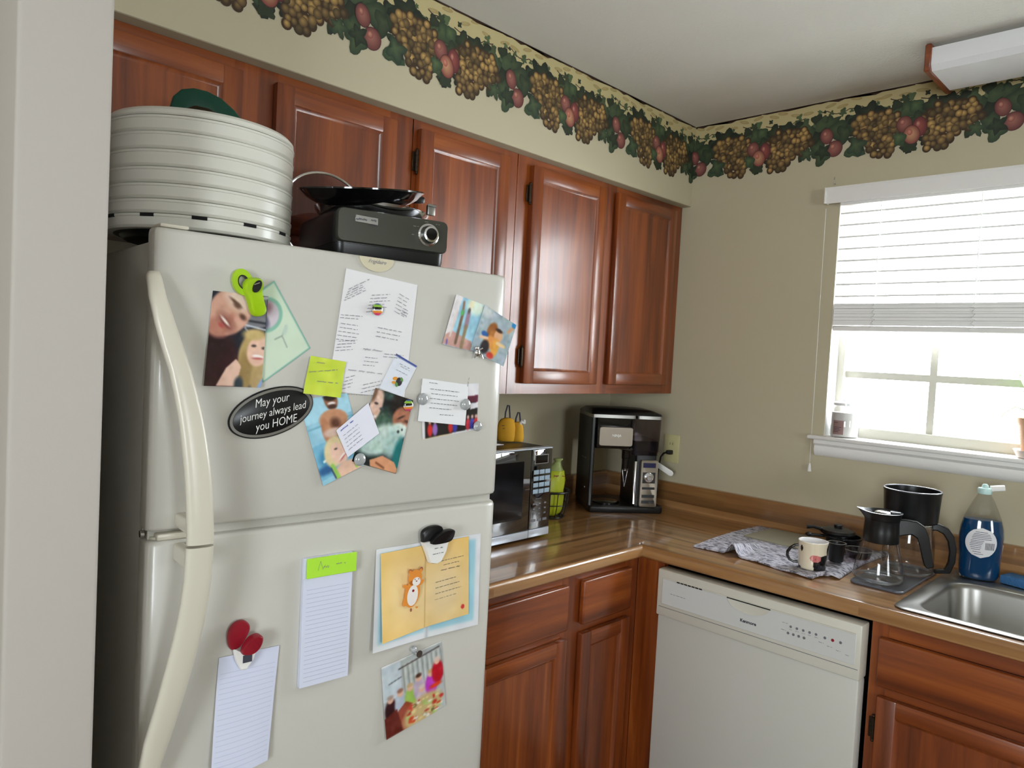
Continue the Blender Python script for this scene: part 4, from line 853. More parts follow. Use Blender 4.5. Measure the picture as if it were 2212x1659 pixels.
# ------------------------------------------------------------------ microwave and neighbours
mw = thing('microwave', 'black-fronted countertop microwave with silver keys and bottom strip beside the fridge', 'microwave', (-.81,-.375,CT), math.atan2(.03,1))
b = B(); b.box(-.482,-.001,.012,.335,.010,.292,bev=.004,seg=2); b.out('housing','black',mw)
b = B()
for x in (-.45,-.04):
    for y in (.04,.30): b.lathe([(.012,0),(.012,.011)],(x,y,0),12)
b.out('feet','black',mw)
b = B(); b.box(-.482,-.1015,-.012,.0118,.034,.288,bev=.003,seg=2); d = b.out('door','mwglass',mw)
b = B(); b.box(-.482,-.1015,-.013,.0118,.0095,.0335,bev=.002,seg=2); b.out('door_strip','silverstrip',d)
b = B(); b.box(-.45,-.135,-.0124,-.0118,.075,.255,bev=.0003,seg=1); b.out('door_window',mat('door_screen',(14,14,16),.12),d)
b = B(); b.box(-.0995,0,-.012,.0118,.034,.288,bev=.003,seg=2); p_ = b.out('control_panel','mwglass',mw)
b = B(); b.box(-.0995,0,-.013,.0118,.0095,.0335,bev=.002,seg=2); st_ = b.out('panel_strip','silverstrip',mw)
b = B(); b.box(-.482,0,-.013,.0118,.2885,.2935,bev=.0015,seg=1); b.out('top_trim','silverstrip',mw)
b = B(); b.box(-.085,-.02,-.0126,-.012,.242,.271); b.box(-.082,-.023,-.0129,-.0126,.244,.269,mi=1); b.out('display',['steel','gblack'],p_)
for r_ in range(4):
    for c_ in range(3):
        b = B(); b.box(-.088+.0275*c_,-.0635+.0275*c_,-.0132,-.012,.209-.0205*r_,.223-.0205*r_,bev=.0006,seg=1)
        b.out('key','key',p_)
b = B()
for r_ in range(3):
    for c_ in range(3): b.box(-.084+.027*c_,-.074+.027*c_,-.0126,-.012,.112-.016*r_,.117-.016*r_)
for c_ in range(3): b.box(-.088+.027*c_,-.068+.027*c_,-.0126,-.012,.058,.066)
b.box(-.072,-.045,-.0126,-.012,.130,.1315)
b.out('small_keys','grey',p_)
b = B(); squiggles(b,[(-.088,.024,.014,.001,0),(-.088,.019,.014,.001,0)],-.0132,.0005,4); b.out('small_print','grey',st_)
b = B(); b.box(-.135,.07,-.1,.11,0,.0015); b.box(-.13,.06,-.095,.10,.0017,.0026); o = b.out('paper_stack','paper'); o.location = (-1.02,-.2,CT+.2942); o.rotation_euler = (0,0,R(4))
tag(o,'white paper sheets lying on top of the microwave','paper')

yp = thing('yellow_pouch', 'yellow cloth pouch pair with dark cord loops standing on the microwave', 'pouch', (-.852,-.235,CT+.2942), R(-38))
for nm, cx, w, h, tl in (('pouch',-.014,.029,.078,.03),('pouch',.022,.019,.066,.02)):
    b = B(); r = []
    for z, k in ((0,.98),(.003,1.08),(.02,1.12),(.045,1.08),(.062,.96),(.072,.76),(.078,.35)):
        r.append([(cx+w*k*math.cos(a)*(1+.06*math.sin(3*a+z*90)), w*.62*k*math.sin(a), z*h/.078) for a in [2*math.pi*i/24 for i in range(24)]])
    b.rings(r); pp = b.out(nm,'yellow',yp,ang=80)
    b = B(); lx = cx+(.001 if nm else 0)
    b.tube([(lx-.009,0,h*.96),(lx-.008,0,h+tl*.6),(lx-.002,0,h+tl+.012),(lx+.003,0,h+tl+.011),(lx+.006,0,h+tl*.5),(lx+.008,0,h*.94)],.0026,8,up=(0,1,0)); b.out('cord_loop','inkdark',pp)
b = B()
for k in range(7): b.ball((.036+.006*math.cos(k),-.002+.004*math.sin(k*2),.064+.005*math.sin(k*1.3)),.006,8)
b.out('white_tuft','white',yp)
b = B(); squiggles(b,[(-.034,.052,.014,.003,R(10)),(-.030,.044,.010,.002,0)],-.0188,.0012,3); b.out('print','inkdark',yp)

bk = thing('wire_basket', 'black wire basket partly hidden behind the microwave', 'basket', (-.585,-.185,CT+.001))
b = B()
def circ(r, z, n=36): return [(r*math.cos(2*math.pi*k/n), r*math.sin(2*math.pi*k/n), z) for k in range(n)]
b.tube(circ(.075,.0965),.0042,8,closed=True); b.out('rim','black',bk)
b = B(); b.tube(circ(.055,.003),.003,8,closed=True); b.tube(circ(.07,.05),.0018,6,closed=True)
for k in range(16):
    a = 2*math.pi*k/16; b.tube([(.055*math.cos(a),.055*math.sin(a),.003),(.068*math.cos(a),.068*math.sin(a),.04),(.075*math.cos(a),.075*math.sin(a),.096)],.0016,6)
b.out('wires','black',bk)
b = B()
for k in range(5): b.tube([(-.05,-.04+.02*k,.003),(.05,-.04+.02*k,.003)],.0014,6)
b.out('base_wires','black',bk)
lb = thing('fruit_bag', 'yellow-green plastic bag of limes standing in the wire basket', 'bag', (-.585,-.185,CT+.0055), R(-38))
b = B(); r = []
for z, k, off in ((0,.55,0),(.01,.8,0),(.03,.95,0),(.06,1,0),(.095,.98,.002),(.13,.92,.006),(.165,.76,.010)):
    r.append([(off+.054*k*math.cos(a)*(1+.05*math.sin(4*a+z*60)),.047*k*math.sin(a)*(1+.04*math.cos(3*a)),z) for a in [2*math.pi*i/28 for i in range(28)]])
b.rings(r); bb_ = b.out('bag_body','limebag',lb,ang=80)
b = B(); r = []
for z, k, off in ((.1655,.74,.010),(.178,.5,.016),(.190,.28,.024),(.196,.22,.026),(.204,.36,.028),(.208,.3,.029)):
    r.append([(off+.05*k*math.cos(a)*(1+.1*math.sin(5*a)),.04*k*math.sin(a),z) for a in [2*math.pi*i/28 for i in range(28)]])
b.rings(r); b.out('gathered_neck',mat('clear_bag',(150,164,100),.3),lb,ang=80)
b = B(); squiggles(b,[(.006,.150,.036,.006,0)],-.0418,.0016,8); b.out('print','red',lb)

# ------------------------------------------------------------------ coffee maker in the corner
cm = thing('coffee_maker', 'black coffee maker with silver nameplate and control column in the counter corner', 'coffee maker', (-.395,-.232,CT), math.atan2(-.6,.8))
def rb(x0,x1,y0,y1,z,r=.012,n=5): return [((x0+x1)/2+x,(y0+y1)/2+y,z) for x,y in rrect((x1-x0)/2,(y1-y0)/2,r,n)]
b = B(); b.rings([rb(-.004,.284,0,.22,.0006),rb(-.006,.286,-.002,.222,.006),rb(-.006,.286,-.002,.222,.022),rb(-.003,.283,.002,.22,.027)]); b.out('base','black',cm)
b = B(); b.lathe([(.052,.0272),(.052,.031),(.046,.033),(.02,.0335)],(.08,.075,0),36); b.out('warming_plate','gblack',cm)
b = B(); b.rings([rb(-.012,.004,.002,.205,z,.005) for z in (.0272,.362)]); sd = b.out('side_column','black',cm)
b = B(); b.box(-.0145,-.0121,.06,.12,.198,.202); b.out('side_trim','chrome',sd); b = B(); b.box(-.0145,-.0121,.06,.10,.085,.088); b.out('side_trim','chrome',sd)
b = B(); b.rings([rb(.0045,.152,.012,.19,.245,.018),rb(.0045,.154,.006,.2,.262,.016),rb(.0045,.156,.003,.205,.362,.012)]); b.out('brew_head','gblack',cm)
b = B(); pr = rrect(.0655,.0365,.009,5,.081,.293)
b.rings([[(x,.006,z) for x,z in pr],[(x,-.008,z) for x,z in pr],[(x*.985+.0012,-.011,(z-.293)*.95+.293) for x,z in pr]]); npn = b.out('nameplate','dull',cm,ang=50)
text('lettering','NINJA',.013,'white',npn,(.083,-.0112,.297),bold=.0002)
b = B(); b.rings([rb(-.013,.160,-.002,.206,z,.012) for z in (.3625,.3745)]); b.out('trim_band','steel',cm)
b = B(); b.rings([rb(.166,.264,-.002,.206,z,.012) for z in (.3625,.3745)]); b.out('trim_band','steel',cm)
b = B(); b.rings([rb(-.014,.265,-.003,.207,.3748,.014),rb(-.012,.263,0,.205,.382,.016),rb(.0,.235,.03,.19,.394,.03),rb(.02,.2,.05,.17,.397,.03)]); b.out('top_lid','black',cm,ang=60)
b = B(); b.rings([rb(.1565,.258,.02,.2,.2215,.01),rb(.157,.262,.004,.2,.24,.012),rb(.158,.264,.002,.2,.3622,.012)],cap0=False,cap1=False); rs_ = b.out('reservoir','smoke',cm)
b = B(); b.rings([rb(.160,.258,.008,.196,.2225,.01),rb(.161,.260,.006,.196,.278,.011)]); b.out('reservoir_water',glassy('water_tint',(196,196,210),gloss=.1,trans=.85),rs_)
b = B(); b.rings([rb(.172,.257,.0125,.2,.0272,.01),rb(.172,.257,.0125,.2,.2212,.01)]); b.out('control_column','black',cm)
b = B(); b.rings([rb(.163,.176,.0,.011,z,.003) for z in (.036,.2)]); b.out('steel_pillar','chrome',cm)
b = B(); pr = rrect(.0335,.090,.006,4,.2225,.116)
b.rings([[(x,.012,z) for x,z in pr],[(x,-.004,z) for x,z in pr],[(x*.99+.0022,-.0055,(z-.116)*.985+.116) for x,z in pr]]); cpn = b.out('control_panel','dull',cm,ang=50)
b = B(); b.box(.196,.246,-.0065,-.0053,.178,.196); b.out('display',mat('display_glass',(20,22,40),.1,emis=((90,90,170),.05)),cpn)
b = B(); b.box(.196,.246,-.0065,-.0053,.118,.160); b.box(.196,.246,-.0065,-.0053,.094,.103); b.box(.196,.246,-.0065,-.0053,.062,.074); b.box(.196,.246,-.0065,-.0053,.040,.052); b.out('button_row','black',cpn)
b = B(); mt = Matrix.Translation((.220,-.0065,.140)) @ Matrix.Rotation(R(90),4,'X'); b.lathe([(.0195,0),(.0195,.002),(.0165,.004),(.0165,.001),(.0125,.001),(.0125,.010),(.010,.012)],n=28,mtx=mt); b.out('dial','chrome',cpn)
b = B(); b.lathe([(.016,.205),(.017,.235)],(.139,.04,0),20); b.lathe([(.013,.16),(.013,.205)],(.139,.04,0),20,cap0=False); fv = b.out('frother','smoke',cm)
b = B(); b.tube([(.128,.04,.165),(.1385,.04,.095),(.1395,.04,.095),(.150,.04,.165)],.0013,6,up=(0,1,0)); b.lathe([(.010,.158),(.010,.166)],(.139,.04,0),14); b.out('whisk','chrome',fv)

ol = thing('wall_outlet', 'ivory wall outlet with a black plug to the right of the coffee maker', 'outlet', (-.0005,-.325,1.148), R(-90))
b = B(); b.box(-.035,.035,-.005,0,-.057,.057,bev=.003,seg=2); b.out('cover_plate','amber',ol)
for z in (.02,-.02):
    b = B(); b.lathe([(.016,0),(.016,.0015)],n=20,mtx=Matrix.Translation((0,-.005,z)) @ Matrix.Rotation(R(90),4,'X')); so = b.out('socket','amber',ol)
    b = B(); b.box(-.007,-.005,-.0068,-.006,z-.004,z+.005); b.box(.005,.007,-.0068,-.006,z-.004,z+.005); b.out('slots','dark',so)
pg = thing('power_cord', 'black plug and cord running from the wall outlet down behind the coffee maker', 'power cord', (-.0075,-.325,1.134), R(-90))
b = B(); b.rings([[(x,-.001-y,z) for x,z in rrect(.011*k,.009*k,.004,4)] for y,k in ((0,1),(.016,1),(.026,.7),(.03,.4))]); b.out('plug','black',pg)
b = B(); b.tube([(0,-.030,0),(-.012,-.034,-.004),(-.024,-.034,-.02),(-.031,-.034,-.06),(-.031,-.036,-.1),(-.030,-.038,-.16),(-.035,-.040,-.2),(-.06,-.044,-.2135),(-.09,-.048,-.2155)],.0035,8); b.out('cord','black',pg)
sc = thing('white_scoop', 'flat white plastic handle sticking out beside the coffee maker, below the outlet', 'scoop', (-.09,-.345,1.077), R(-70))
b = B(); b.rings([[(x,y,z) for y,z in rrect(.0025,w,.002,3)] for x,w in ((-.052,.007),(-.045,.010),(.0,.0105),(.034,.0115),(.042,.009),(.046,.005))],mtx=Matrix.Rotation(R(28),4,'Y')); b.out('scoop_handle','white',sc)

# ------------------------------------------------------------------ drying mat and the things on it
dm = thing('drying_mat', 'rumpled grey microfibre drying mat lying on the counter left of the sink', 'drying mat', (-.3,-.96,CT+.0008))
nx, ny = 90, 110; bmv = []
def mat_z(s, t):    # s: 0 back .. 1 front edge, t: 0 left .. 1 right
    f = max(0, (s-.45)/.55); g = math.exp(-((t-.29-.06*(1-s))/.036)**2)
    z = .036*g*f**1.3+.0035*f*(math.sin(21*t+4*s)*.5+.5)*(1 if t > .45 else .5)+.010*max(0,1-abs(s-.93)/.09)*max(0,(t-.84)/.16)
    if t > .93: z += .006*math.sin(min(1,(t-.93)/.07)*math.pi)
    return z
def matsheet(s0, s1, t0, t1, z_off, th, name, m, par, extra=lambda s,t: 0):
    V = []; F = []; n1, n2 = 70, 100
    def P(s, t):
        x = -.045-.47*s+.012*math.sin(5*t)*s-.02*t*s; y = -.738-.445*t+.01*math.sin(4*s)
        # rounded front right corner
        if s > .86 and t > .88: k = ((s-.86)/.14)*((t-.88)/.12); y += .06*k; x += .05*k
        return x+.3, y+.96, mat_z(s,t)+z_off+extra(s,t)
    for i in range(n1+1):
        for j in range(n2+1): V.append(P(s0+(s1-s0)*i/n1, t0+(t1-t0)*j/n2))
    N = len(V); V += [(x,y,z-th) for x,y,z in V]
    I = lambda i,j: i*(n2+1)+j
    for i in range(n1):
        for j in range(n2): q = (I(i,j),I(i,j+1),I(i+1,j+1),I(i+1,j)); F.append(q); F.append(tuple(N+k for k in q[::-1]))
    bd = [I(0,j) for j in range(n2+1)]+[I(i,n2) for i in range(1,n1+1)]+[I(n1,j) for j in range(n2-1,-1,-1)]+[I(i,0) for i in range(n1-1,0,-1)]
    for k in range(len(bd)): a, c = bd[k], bd[(k+1)%len(bd)]; F.append((a,N+a,N+c,c))
    me = bpy.data.meshes.new(name); me.from_pydata(V,[],F); bm = bmesh.new(); bm.from_mesh(me); bmesh.ops.recalc_face_normals(bm,faces=bm.faces); bm.to_mesh(me); bm.free()
    me.materials.append(M[m]); return link(name, me, par, 70)
rnd2 = random.Random(3); _h = [[rnd2.random() for _ in range(60)] for _ in range(60)]
matsheet(0,1,0,1,.0055,.005,'mat_sheet','mat_',dm,lambda s,t: .0012*math.sin(90*s+8*_h[int(t*58)][int(s*20)])*(math.sin(150*t)*.5+.5))
matsheet(.02,.46,.13,.60,.0095,.0035,'folded_flap','matback',dm,lambda s,t: .0018*math.sin(14*t)*s)
# cow mug
MX = math.atan2(-.9314,.364)
mg = thing('cow_mug', 'cream mug with black cow patches, pink nose and thin black handle', 'mug', (-.452,-1.098,CT+.0100), MX); mg.scale = (1.07,1.07,.93)
nz, na = 60, 120; prof = []
for k in range(nz+1): z = .084*k/nz; prof.append((.0355+.0035*(z/.084)**1.2 if k > 2 else .0335+.001*k, z))
V = []; F = []; cl = []
def blob(a, z, ca, cz, ra, rz_, p=2): 
    d = (a-ca+math.pi)%(2*math.pi)-math.pi; return (abs(d/ra)**p+abs((z-cz)/rz_)**p) < 1+.12*math.sin(5*a+70*z)
for r_, z in prof:
    for j in range(na):
        a = 2*math.pi*j/na; V.append((r_*math.cos(a), r_*math.sin(a), z)); c_ = (226,214,190)
        # local -y faces the camera (a = 270 deg); +x is the right silhouette (a = 0/360)
        if blob(a,z,R(320),.012,.78,.036,2.6) or blob(a,z,R(356),.064,.36,.022) or blob(a,z,R(22),.03,.4,.03): c_ = (16,15,17)
        if blob(a,z,R(222),.064,.13,.0105) : c_ = (18,17,18)
        if blob(a,z,R(190),.004,.5,.005) or blob(a,z,R(120),.05,.5,.02): c_ = (16,15,17)
        if blob(a,z,R(284),.038,.40,.0105,2.4): c_ = (196,110,108)
        if blob(a,z,R(282),.036,.045,.002) : c_ = (110,50,54)
        cl.append(c_)
for i in range(nz):
    for j in range(na): k = (j+1)%na; F.append((i*na+j,i*na+k,(i+1)*na+k,(i+1)*na+j))
N = len(V)
for r_, z, c_ in ((.0385,.0855,(236,230,220)),(.0368,.0858,(236,230,226)),(.0355,.0845,(230,228,228)),(.033,.01,(226,224,226)),(.03,.0045,(226,224,226))):
    for j in range(na): a = 2*math.pi*j/na; V.append((r_*math.cos(a), r_*math.sin(a), z)); cl.append(c_)
for i in range(5):
    for j in range(na): k = (j+1)%na; o0 = nz*na+i*na; F.append((o0+j,o0+k,o0+na+k,o0+na+j))
F.append(tuple(range(len(V)-na,len(V)))); F.append(tuple(range(na))[::-1])
me = bpy.data.meshes.new('mug_body'); me.from_pydata(V,[],F); ca_ = me.color_attributes.new('Col','FLOAT_COLOR','POINT')
ca_.data.foreach_set('color', np.concatenate([srgb2lin(np.array(cl)),np.ones((len(cl),1))],1).astype(np.float32).ravel()); me.materials.append(M['glaze']); link('mug_body', me, mg, 50)
b = B(); b.tube([(-.035,0,.066),(-.046,0,.064),(-.057,0,.054),(-.064,0,.040),(-.064,0,.027),(-.058,0,.016),(-.047,0,.011),(-.036,0,.013)],.0042,10,up=(0,1,0)); b.out('mug_handle','gblack',mg,ang=70)
bc = thing('black_cup', 'small black cup standing directly behind the cow mug', 'cup', (-.325,-1.118,CT+.0125))
b = B(); b.lathe([(.019,0),(.021,.002),(.0235,.05),(.0275,.055),(.0278,.0565),(.0245,.057),(.022,.05),(.019,.004)],n=36); b.out('cup_body','black',bc)
b = B(); b.tube([(.024*math.cos(a)+.0, .024*math.sin(a), .0565) for a in [2*math.pi*k/36 for k in range(36)]],.0009,6,closed=True); b.out('cup_rim','steel',bc)
fb = thing('filter_basket', 'black plastic filter holder piled with lids at the back of the drying mat', 'filter basket', (-.155,-1.075,CT+.0125), R(-60))
b = B(); b.lathe([(.040,0),(.046,.003),(.054,.038),(.060,.041),(.060,.045),(.052,.044),(.044,.008),(.03,.006)],n=40); b.out('basket_body','black',fb)
b = B(); b.box(-.10,-.055,-.009,.009,.034,.042,bev=.003,seg=2); b.ball((-.104,0,.038),(.012,.010,.007),12); b.out('basket_handle','black',fb)
cl2 = thing('black_cover', 'shallow black lid resting on the filter holder near the backsplash', 'lid', (-.150,-1.055,CT+.0595), R(-60))
b = B(); b.lathe([(.052,0),(.054,.004),(.05,.012),(.03,.018),(.012,.02),(.013,.028),(.010,.030)],n=36); b.out('lid_body','black',cl2)
b = B(); b.tube([(-.045,0,.008),(-.075,0,.014),(-.095,0,.012)],[.006,.005,.007],8); b.out('lid_tab','black',cl2)
sdp = thing('clear_dish', 'low grey-rimmed clear dish on the drying mat behind the black cup', 'dish', (-.235,-1.150,CT+.0140))
b = B(); b.lathe([(.028,0),(.034,.004),(.040,.026),(.0415,.027),(.0385,.026),(.032,.006),(.02,.004)],n=40); b.out('dish_body','smoke',sdp)
b = B(); b.tube([(.041*math.cos(a), .041*math.sin(a), .0275) for a in [2*math.pi*k/40 for k in range(40)]],.0014,6,closed=True); b.out('dish_rim','steel',sdp)

# ------------------------------------------------------------------ carafes and tray
ty = thing('carafe_tray', 'dark grey rounded tray under the two glass carafes beside the sink', 'tray', (-.31,-1.280,CT+.0006))
b = B(); pr = rrect(.168,.069,.018,6)
b.rings([[(x*k,y*k,z) for x,y in pr] for k,z in ((.985,0),(1,.003),(1,.006),(.985,.0075),(.96,.0060))]); b.out('tray_body',mat('slate_tray',(92,96,106),.3,coat=.4),ty)
TZ = CT+.0072
def carafe(name, label, loc, R0, body, handle, collar, hh):
    c = thing(name, label, 'carafe', loc, MX)
    b = B(); b.lathe(body, n=56, cap1=False); g = b.out('glass_body','glass',c,ang=60)
    b = B(); b.tube([(R0*math.cos(2*math.pi*k/48),R0*math.sin(2*math.pi*k/48),.006) for k in range(48)],.0028,8,closed=True); b.out('glass_foot','glassd',g)
    return c
M['glassd'] = mat('thick_glass',(215,220,224),.06,trans=.85,ior=1.3)
c1 = carafe('coffee_carafe','glass coffee carafe with black spouted lid, nearest the camera on the grey tray',(-.397,-1.262,TZ),.060,[(.060,.0006),(.0645,.004),(.066,.012),(.064,.03),(.058,.06),(.050,.09),(.045,.112)],None,None,0)
b = B(); b.lathe([(.0455,.108),(.0465,.112),(.0455,.140),(.044,.165),(.046,.172)],n=48); b.out('collar','black',c1)
b = B()
def spout(r, z, k):
    o = []
    for i in range(48):
        a = 2*math.pi*i/48; d = (a-math.pi+math.pi)%(2*math.pi)-math.pi; s = math.exp(-(d/.38)**2)
        o.append(((r+k*s)*math.cos(a), (r+k*s*.2)*math.sin(a), z+k*s*.35))
    return o
b.rings([spout(.0455,.1725,0),spout(.047,.180,.006),spout(.050,.190,.014),spout(.0515,.1925,.016),spout(.048,.193,.014),spout(.043,.186,.004),spout(.040,.182,0)]); ld = b.out('lid','black',c1,ang=50)
b = B(); b.lathe([(.022,.182),(.023,.190),(.018,.194),(.008,.195)],(.002,0,0),24); b.out('lid_button','chrome',ld)
b = B(); b.box(.018,.046,-.012,.012,.184,.196,bev=.003,seg=2); b.out('lid_hinge','black',ld)
def handle_blade(c, pts, w, name='handle'):
    b = B(); r = []
    for (x0,z0),(x1,z1) in pts: r.append([(x0,-w,z0),(x1,-w*.8,z1),(x1,w*.8,z1),(x0,w,z0)])
    b.rings(r); o = b.out(name,'black',c,ang=60); m_ = o.modifiers.new('b','BEVEL'); m_.width = .003; m_.segments = 2; m_.limit_method = 'ANGLE'; return o
handle_blade(c1, [((.040,.128),(.040,.176)),((.056,.134),(.060,.178)),((.074,.138),(.086,.176)),((.088,.130),(.106,.164)),((.096,.108),(.117,.138)),((.103,.080),(.124,.105)),((.110,.058),(.130,.075)),((.117,.050),(.134,.056))], .010)
c2 = carafe('coffee_carafe','glass carafe topped by a wide black open cylinder, behind the spouted one',(-.232,-1.288,TZ),.062,[(.062,.0006),(.067,.004),(.069,.015),(.0685,.05),(.067,.09),(.062,.13),(.058,.150)],None,None,0)
b = B(); b.lathe([(.0585,.150),(.067,.152),(.0710,.156),(.0760,.236),(.0775,.240),(.0775,.2425),(.0725,.2425),(.0720,.236),(.067,.160),(.05,.158)],n=56); b.out('open_cylinder','black',c2)
b = B(); b.tube([(.075*math.cos(2*math.pi*k/56),.075*math.sin(2*math.pi*k/56),.2430) for k in range(56)],.0024,8,closed=True); b.out('rim_highlight','rimhighlight',c2)  # grey ring paints the highlight along the black rim
b = B(); b.tube([(.0605*math.cos(2*math.pi*k/48),.0605*math.sin(2*math.pi*k/48),.147) for k in range(48)],.003,8,closed=True); b.out('neck_band','chrome',c2)
handle_blade(c2, [((.056,.130),(.056,.150)),((.068,.132),(.074,.152)),((.085,.124),(.098,.142)),((.098,.105),(.114,.120)),((.104,.075),(.122,.085)),((.103,.045),(.121,.045)),((.095,.022),(.110,.012)),((.070,.018),(.070,.006))], .009)

# ------------------------------------------------------------------ soap bottle, sponge
sb = thing('dish_soap_bottle', 'bottle of blue dish soap with open flip cap behind the sink bowl', 'soap bottle', (-.128,-1.448,CT+.0070), MX)
out_ = [(.040,.0004),(.047,.003),(.0505,.012),(.052,.03),(.053,.06),(.0555,.10),(.0565,.125),(.054,.150),(.0465,.178),(.036,.205),(.026,.228),(.018,.243),(.0155,.250),(.0155,.256)]
b = B(); b.lathe(out_, n=48, sy=.58, cap1=False); b.out('bottle','glass',sb,ang=60)
b = B(); b.lathe([(r-.0016,z+.001) for r,z in out_ if z < .17]+[(.0475,.172),(.0472,.1735)], n=48, sy=.56); b.out('blue_liquid','blue',sb,ang=60)
b = B(); b.lathe([(.0175,.248),(.0180,.250),(.0180,.262),(.0165,.2645),(.009,.266),(.008,.273),(.005,.276)],n=28); cp_ = b.out('cap','aqua',sb)
b = B(); b.rings([[(x,y,z+.262) for x,y in rrect(.008,w,.004,3)] for z,w in ((0,.010),(.03,.011),(.034,.008))],mtx=Matrix.Translation((.014,0,.264)) @ Matrix.Rotation(R(80),4,'Y') @ Matrix.Translation((0,0,-.262))); b.out('flip_lid','white',cp_)
# label wrapped on the front of the oval bottle
def onb(x, z, off=.0008):
    r = np.interp(z, [p[1] for p in out_], [p[0] for p in out_]); return (x, -.58*math.sqrt(max(0,r*r-x*x))-off, z)
b = B(); n = 12
rows_ = []
for i in range(n+1):
    t = i/n; z = .067+.086*t; w = .0385*math.sqrt(max(.001,1-(2*t-1)**2)); off = -.004
    rows_.append([onb(off-w+2*w*j/14, z) for j in range(15)])
b.rings(rows_, cap0=False, cap1=False, closed=False); lbm = b.out('label','paper',sb,ang=80)
b = B()
for k, (z, x0, x1) in enumerate([(.140,-.020,.010),(.1345,-.024,.016),(.130,-.026,.018),(.1255,-.028,.020),(.1205,-.028,.020),(.115,-.030,.002),(.1105,-.030,0),(.106,-.032,-.002),(.101,-.032,-.004),(.0955,-.030,-.004),(.090,-.028,-.006),(.083,-.024,-.004),(.077,-.02,.002)]):
    m = 8; P_ = [onb(x0+(x1-x0)*j/m, z, .0012) for j in range(m+1)]; Q_ = [onb(x0+(x1-x0)*j/m, z+.0014, .0012) for j in range(m+1)]; b.rings([P_,Q_],0,False,False,False)
for k in range(9):
    x = .006+.0026*k; b.rings([[onb(x,z,.0012) for z in (.092,.112)],[onb(x+.0013,z,.0012) for z in (.092,.112)]],0,False,False,False)
b.out('label_print','inkdark',lbm)
sg = B(); sg.box(-.032,.032,-.055,.055,0,.024,bev=.004,seg=2); o = sg.out('sponge','sponge'); o.location = (-.108,-1.560,CT+.0076); o.rotation_euler = (0,0,R(-14)); tag(o,'blue kitchen sponge behind the sink bowl, right of the soap bottle','sponge')

# ------------------------------------------------------------------ on the window stool
SZ = 1.2725
jr = thing('candle_jar', 'white candle jar with brown label at the left end of the window stool', 'candle', (.028,-.988,SZ))
b = B(); b.lathe([(.040,0),(.044,.003),(.046,.01),(.046,.095),(.040,.104),(.040,.108)],n=40,cap1=False); b.out('glass_jar','glass',jr)
b = B(); b.lathe([(.0425,.003),(.0435,.01),(.0435,.085),(.02,.084)],n=36); b.out('wax','white',jr)
b = B(); b.lathe([(.041,.1085),(.043,.110),(.043,.118),(.036,.122),(.012,.1225),(.013,.130),(.009,.132)],n=36); b.out('jar_lid',mat('lid_glass',(235,236,236),.1,coat=.5),jr)
b = B(); a0, a1 = R(150), R(196)
b.rings([[(.0466*math.cos(a0+(a1-a0)*k/12),.0466*math.sin(a0+(a1-a0)*k/12),z) for k in range(13)] for z in (.010,.058)],0,False,False,False); lj = b.out('label',mat('brown_label',(150,120,116),.6),jr)
b = B()
for z, q in ((.050,.5),(.034,.9),(.029,.7),(.024,.8),(.019,.6)): b.rings([[(.0469*math.cos(a0+.08+(a1-a0-.16)*q*k/8),.0469*math.sin(a0+.08+(a1-a0-.16)*q*k/8),z+h) for k in range(9)] for h in (0,.0016)],0,False,False,False)
b.out('label_print','inkdark',lj)
pt = thing('potted_plant', 'green plant in a ribbed terracotta pot at the right of the window stool', 'potted plant', (.018,-1.545,SZ))
b = B(); b.lathe([(.045,0),(.052,.002),(.062,.022),(.064,.024),(.060,.024),(.05,.006),(.03,.005)],n=40); b.out('saucer',mat('saucer_pale',(222,206,196),.5),pt)
b = B(); pf = [(.036,.0065)]
for k in range(11): pf += [(.041+.0013*k,.010+.0085*k),(.043+.0013*k,.014+.0085*k)]
pf += [(.060,.106),(.0605,.118),(.056,.119),(.050,.100)]
b.lathe(pf, n=44); b.out('pot','terra',pt)
b = B(); b.lathe([(.0001,.104),(.0525,.102)],n=28,cap0=False,cap1=False); b.out('soil',mat('potting_soil',(60,44,32),.95,bump=1,bscale=150,bdist=.004),pt)
def leaf(pts, ws, name='leaf', m='leaf'):
    b = B(); pts = [Vector(p) for p in pts]; r = []
    for i, (p, w) in enumerate(zip(pts, ws)):
        t = (pts[min(i+1,len(pts)-1)]-pts[max(i-1,0)]).normalized(); sd = t.cross(Vector((0,0,1))); sd = sd.normalized() if sd.length > .05 else Vector((0,1,0)); up = sd.cross(t)
        r.append([p-sd*w+up*w*.25, p-sd*w*.5+up*w*.05, p, p+sd*w*.5+up*w*.05, p+sd*w+up*w*.25, p+sd*w*.5-up*.0006, p-up*.0008, p-sd*w*.5-up*.0006])
    b.rings(r); return b.out(name, m, pt, ang=80)
leaf([(0,0,.10),(-.005,.03,.135),(-.012,.062,.148),(-.02,.088,.128),(-.022,.100,.100),(-.022,.106,.078)],[.003,.010,.011,.008,.004,.001])
leaf([(.0,0,.10),(-.01,.01,.15),(-.015,.03,.185),(-.012,.052,.225),(-.01,.062,.25)],[.003,.012,.018,.012,.001])
leaf([(0,0,.1),(-.004,-.004,.2),(-.006,.01,.235),(-.012,.03,.225),(-.02,.034,.195),(-.022,.034,.17)],[.004,.008,.019,.020,.012,.001])
leaf([(0,0,.1),(0,-.006,.24),(-.004,.0,.30),(-.006,.010,.325),(-.008,.014,.345)],[.004,.006,.022,.020,.001])
leaf([(0,0,.1),(.01,-.03,.16),(.01,-.07,.19),(.0,-.11,.17)],[.003,.014,.014,.001])
leaf([(0,0,.1),(.01,-.02,.22),(.0,-.05,.30),(-.01,-.08,.33)],[.003,.010,.018,.001])
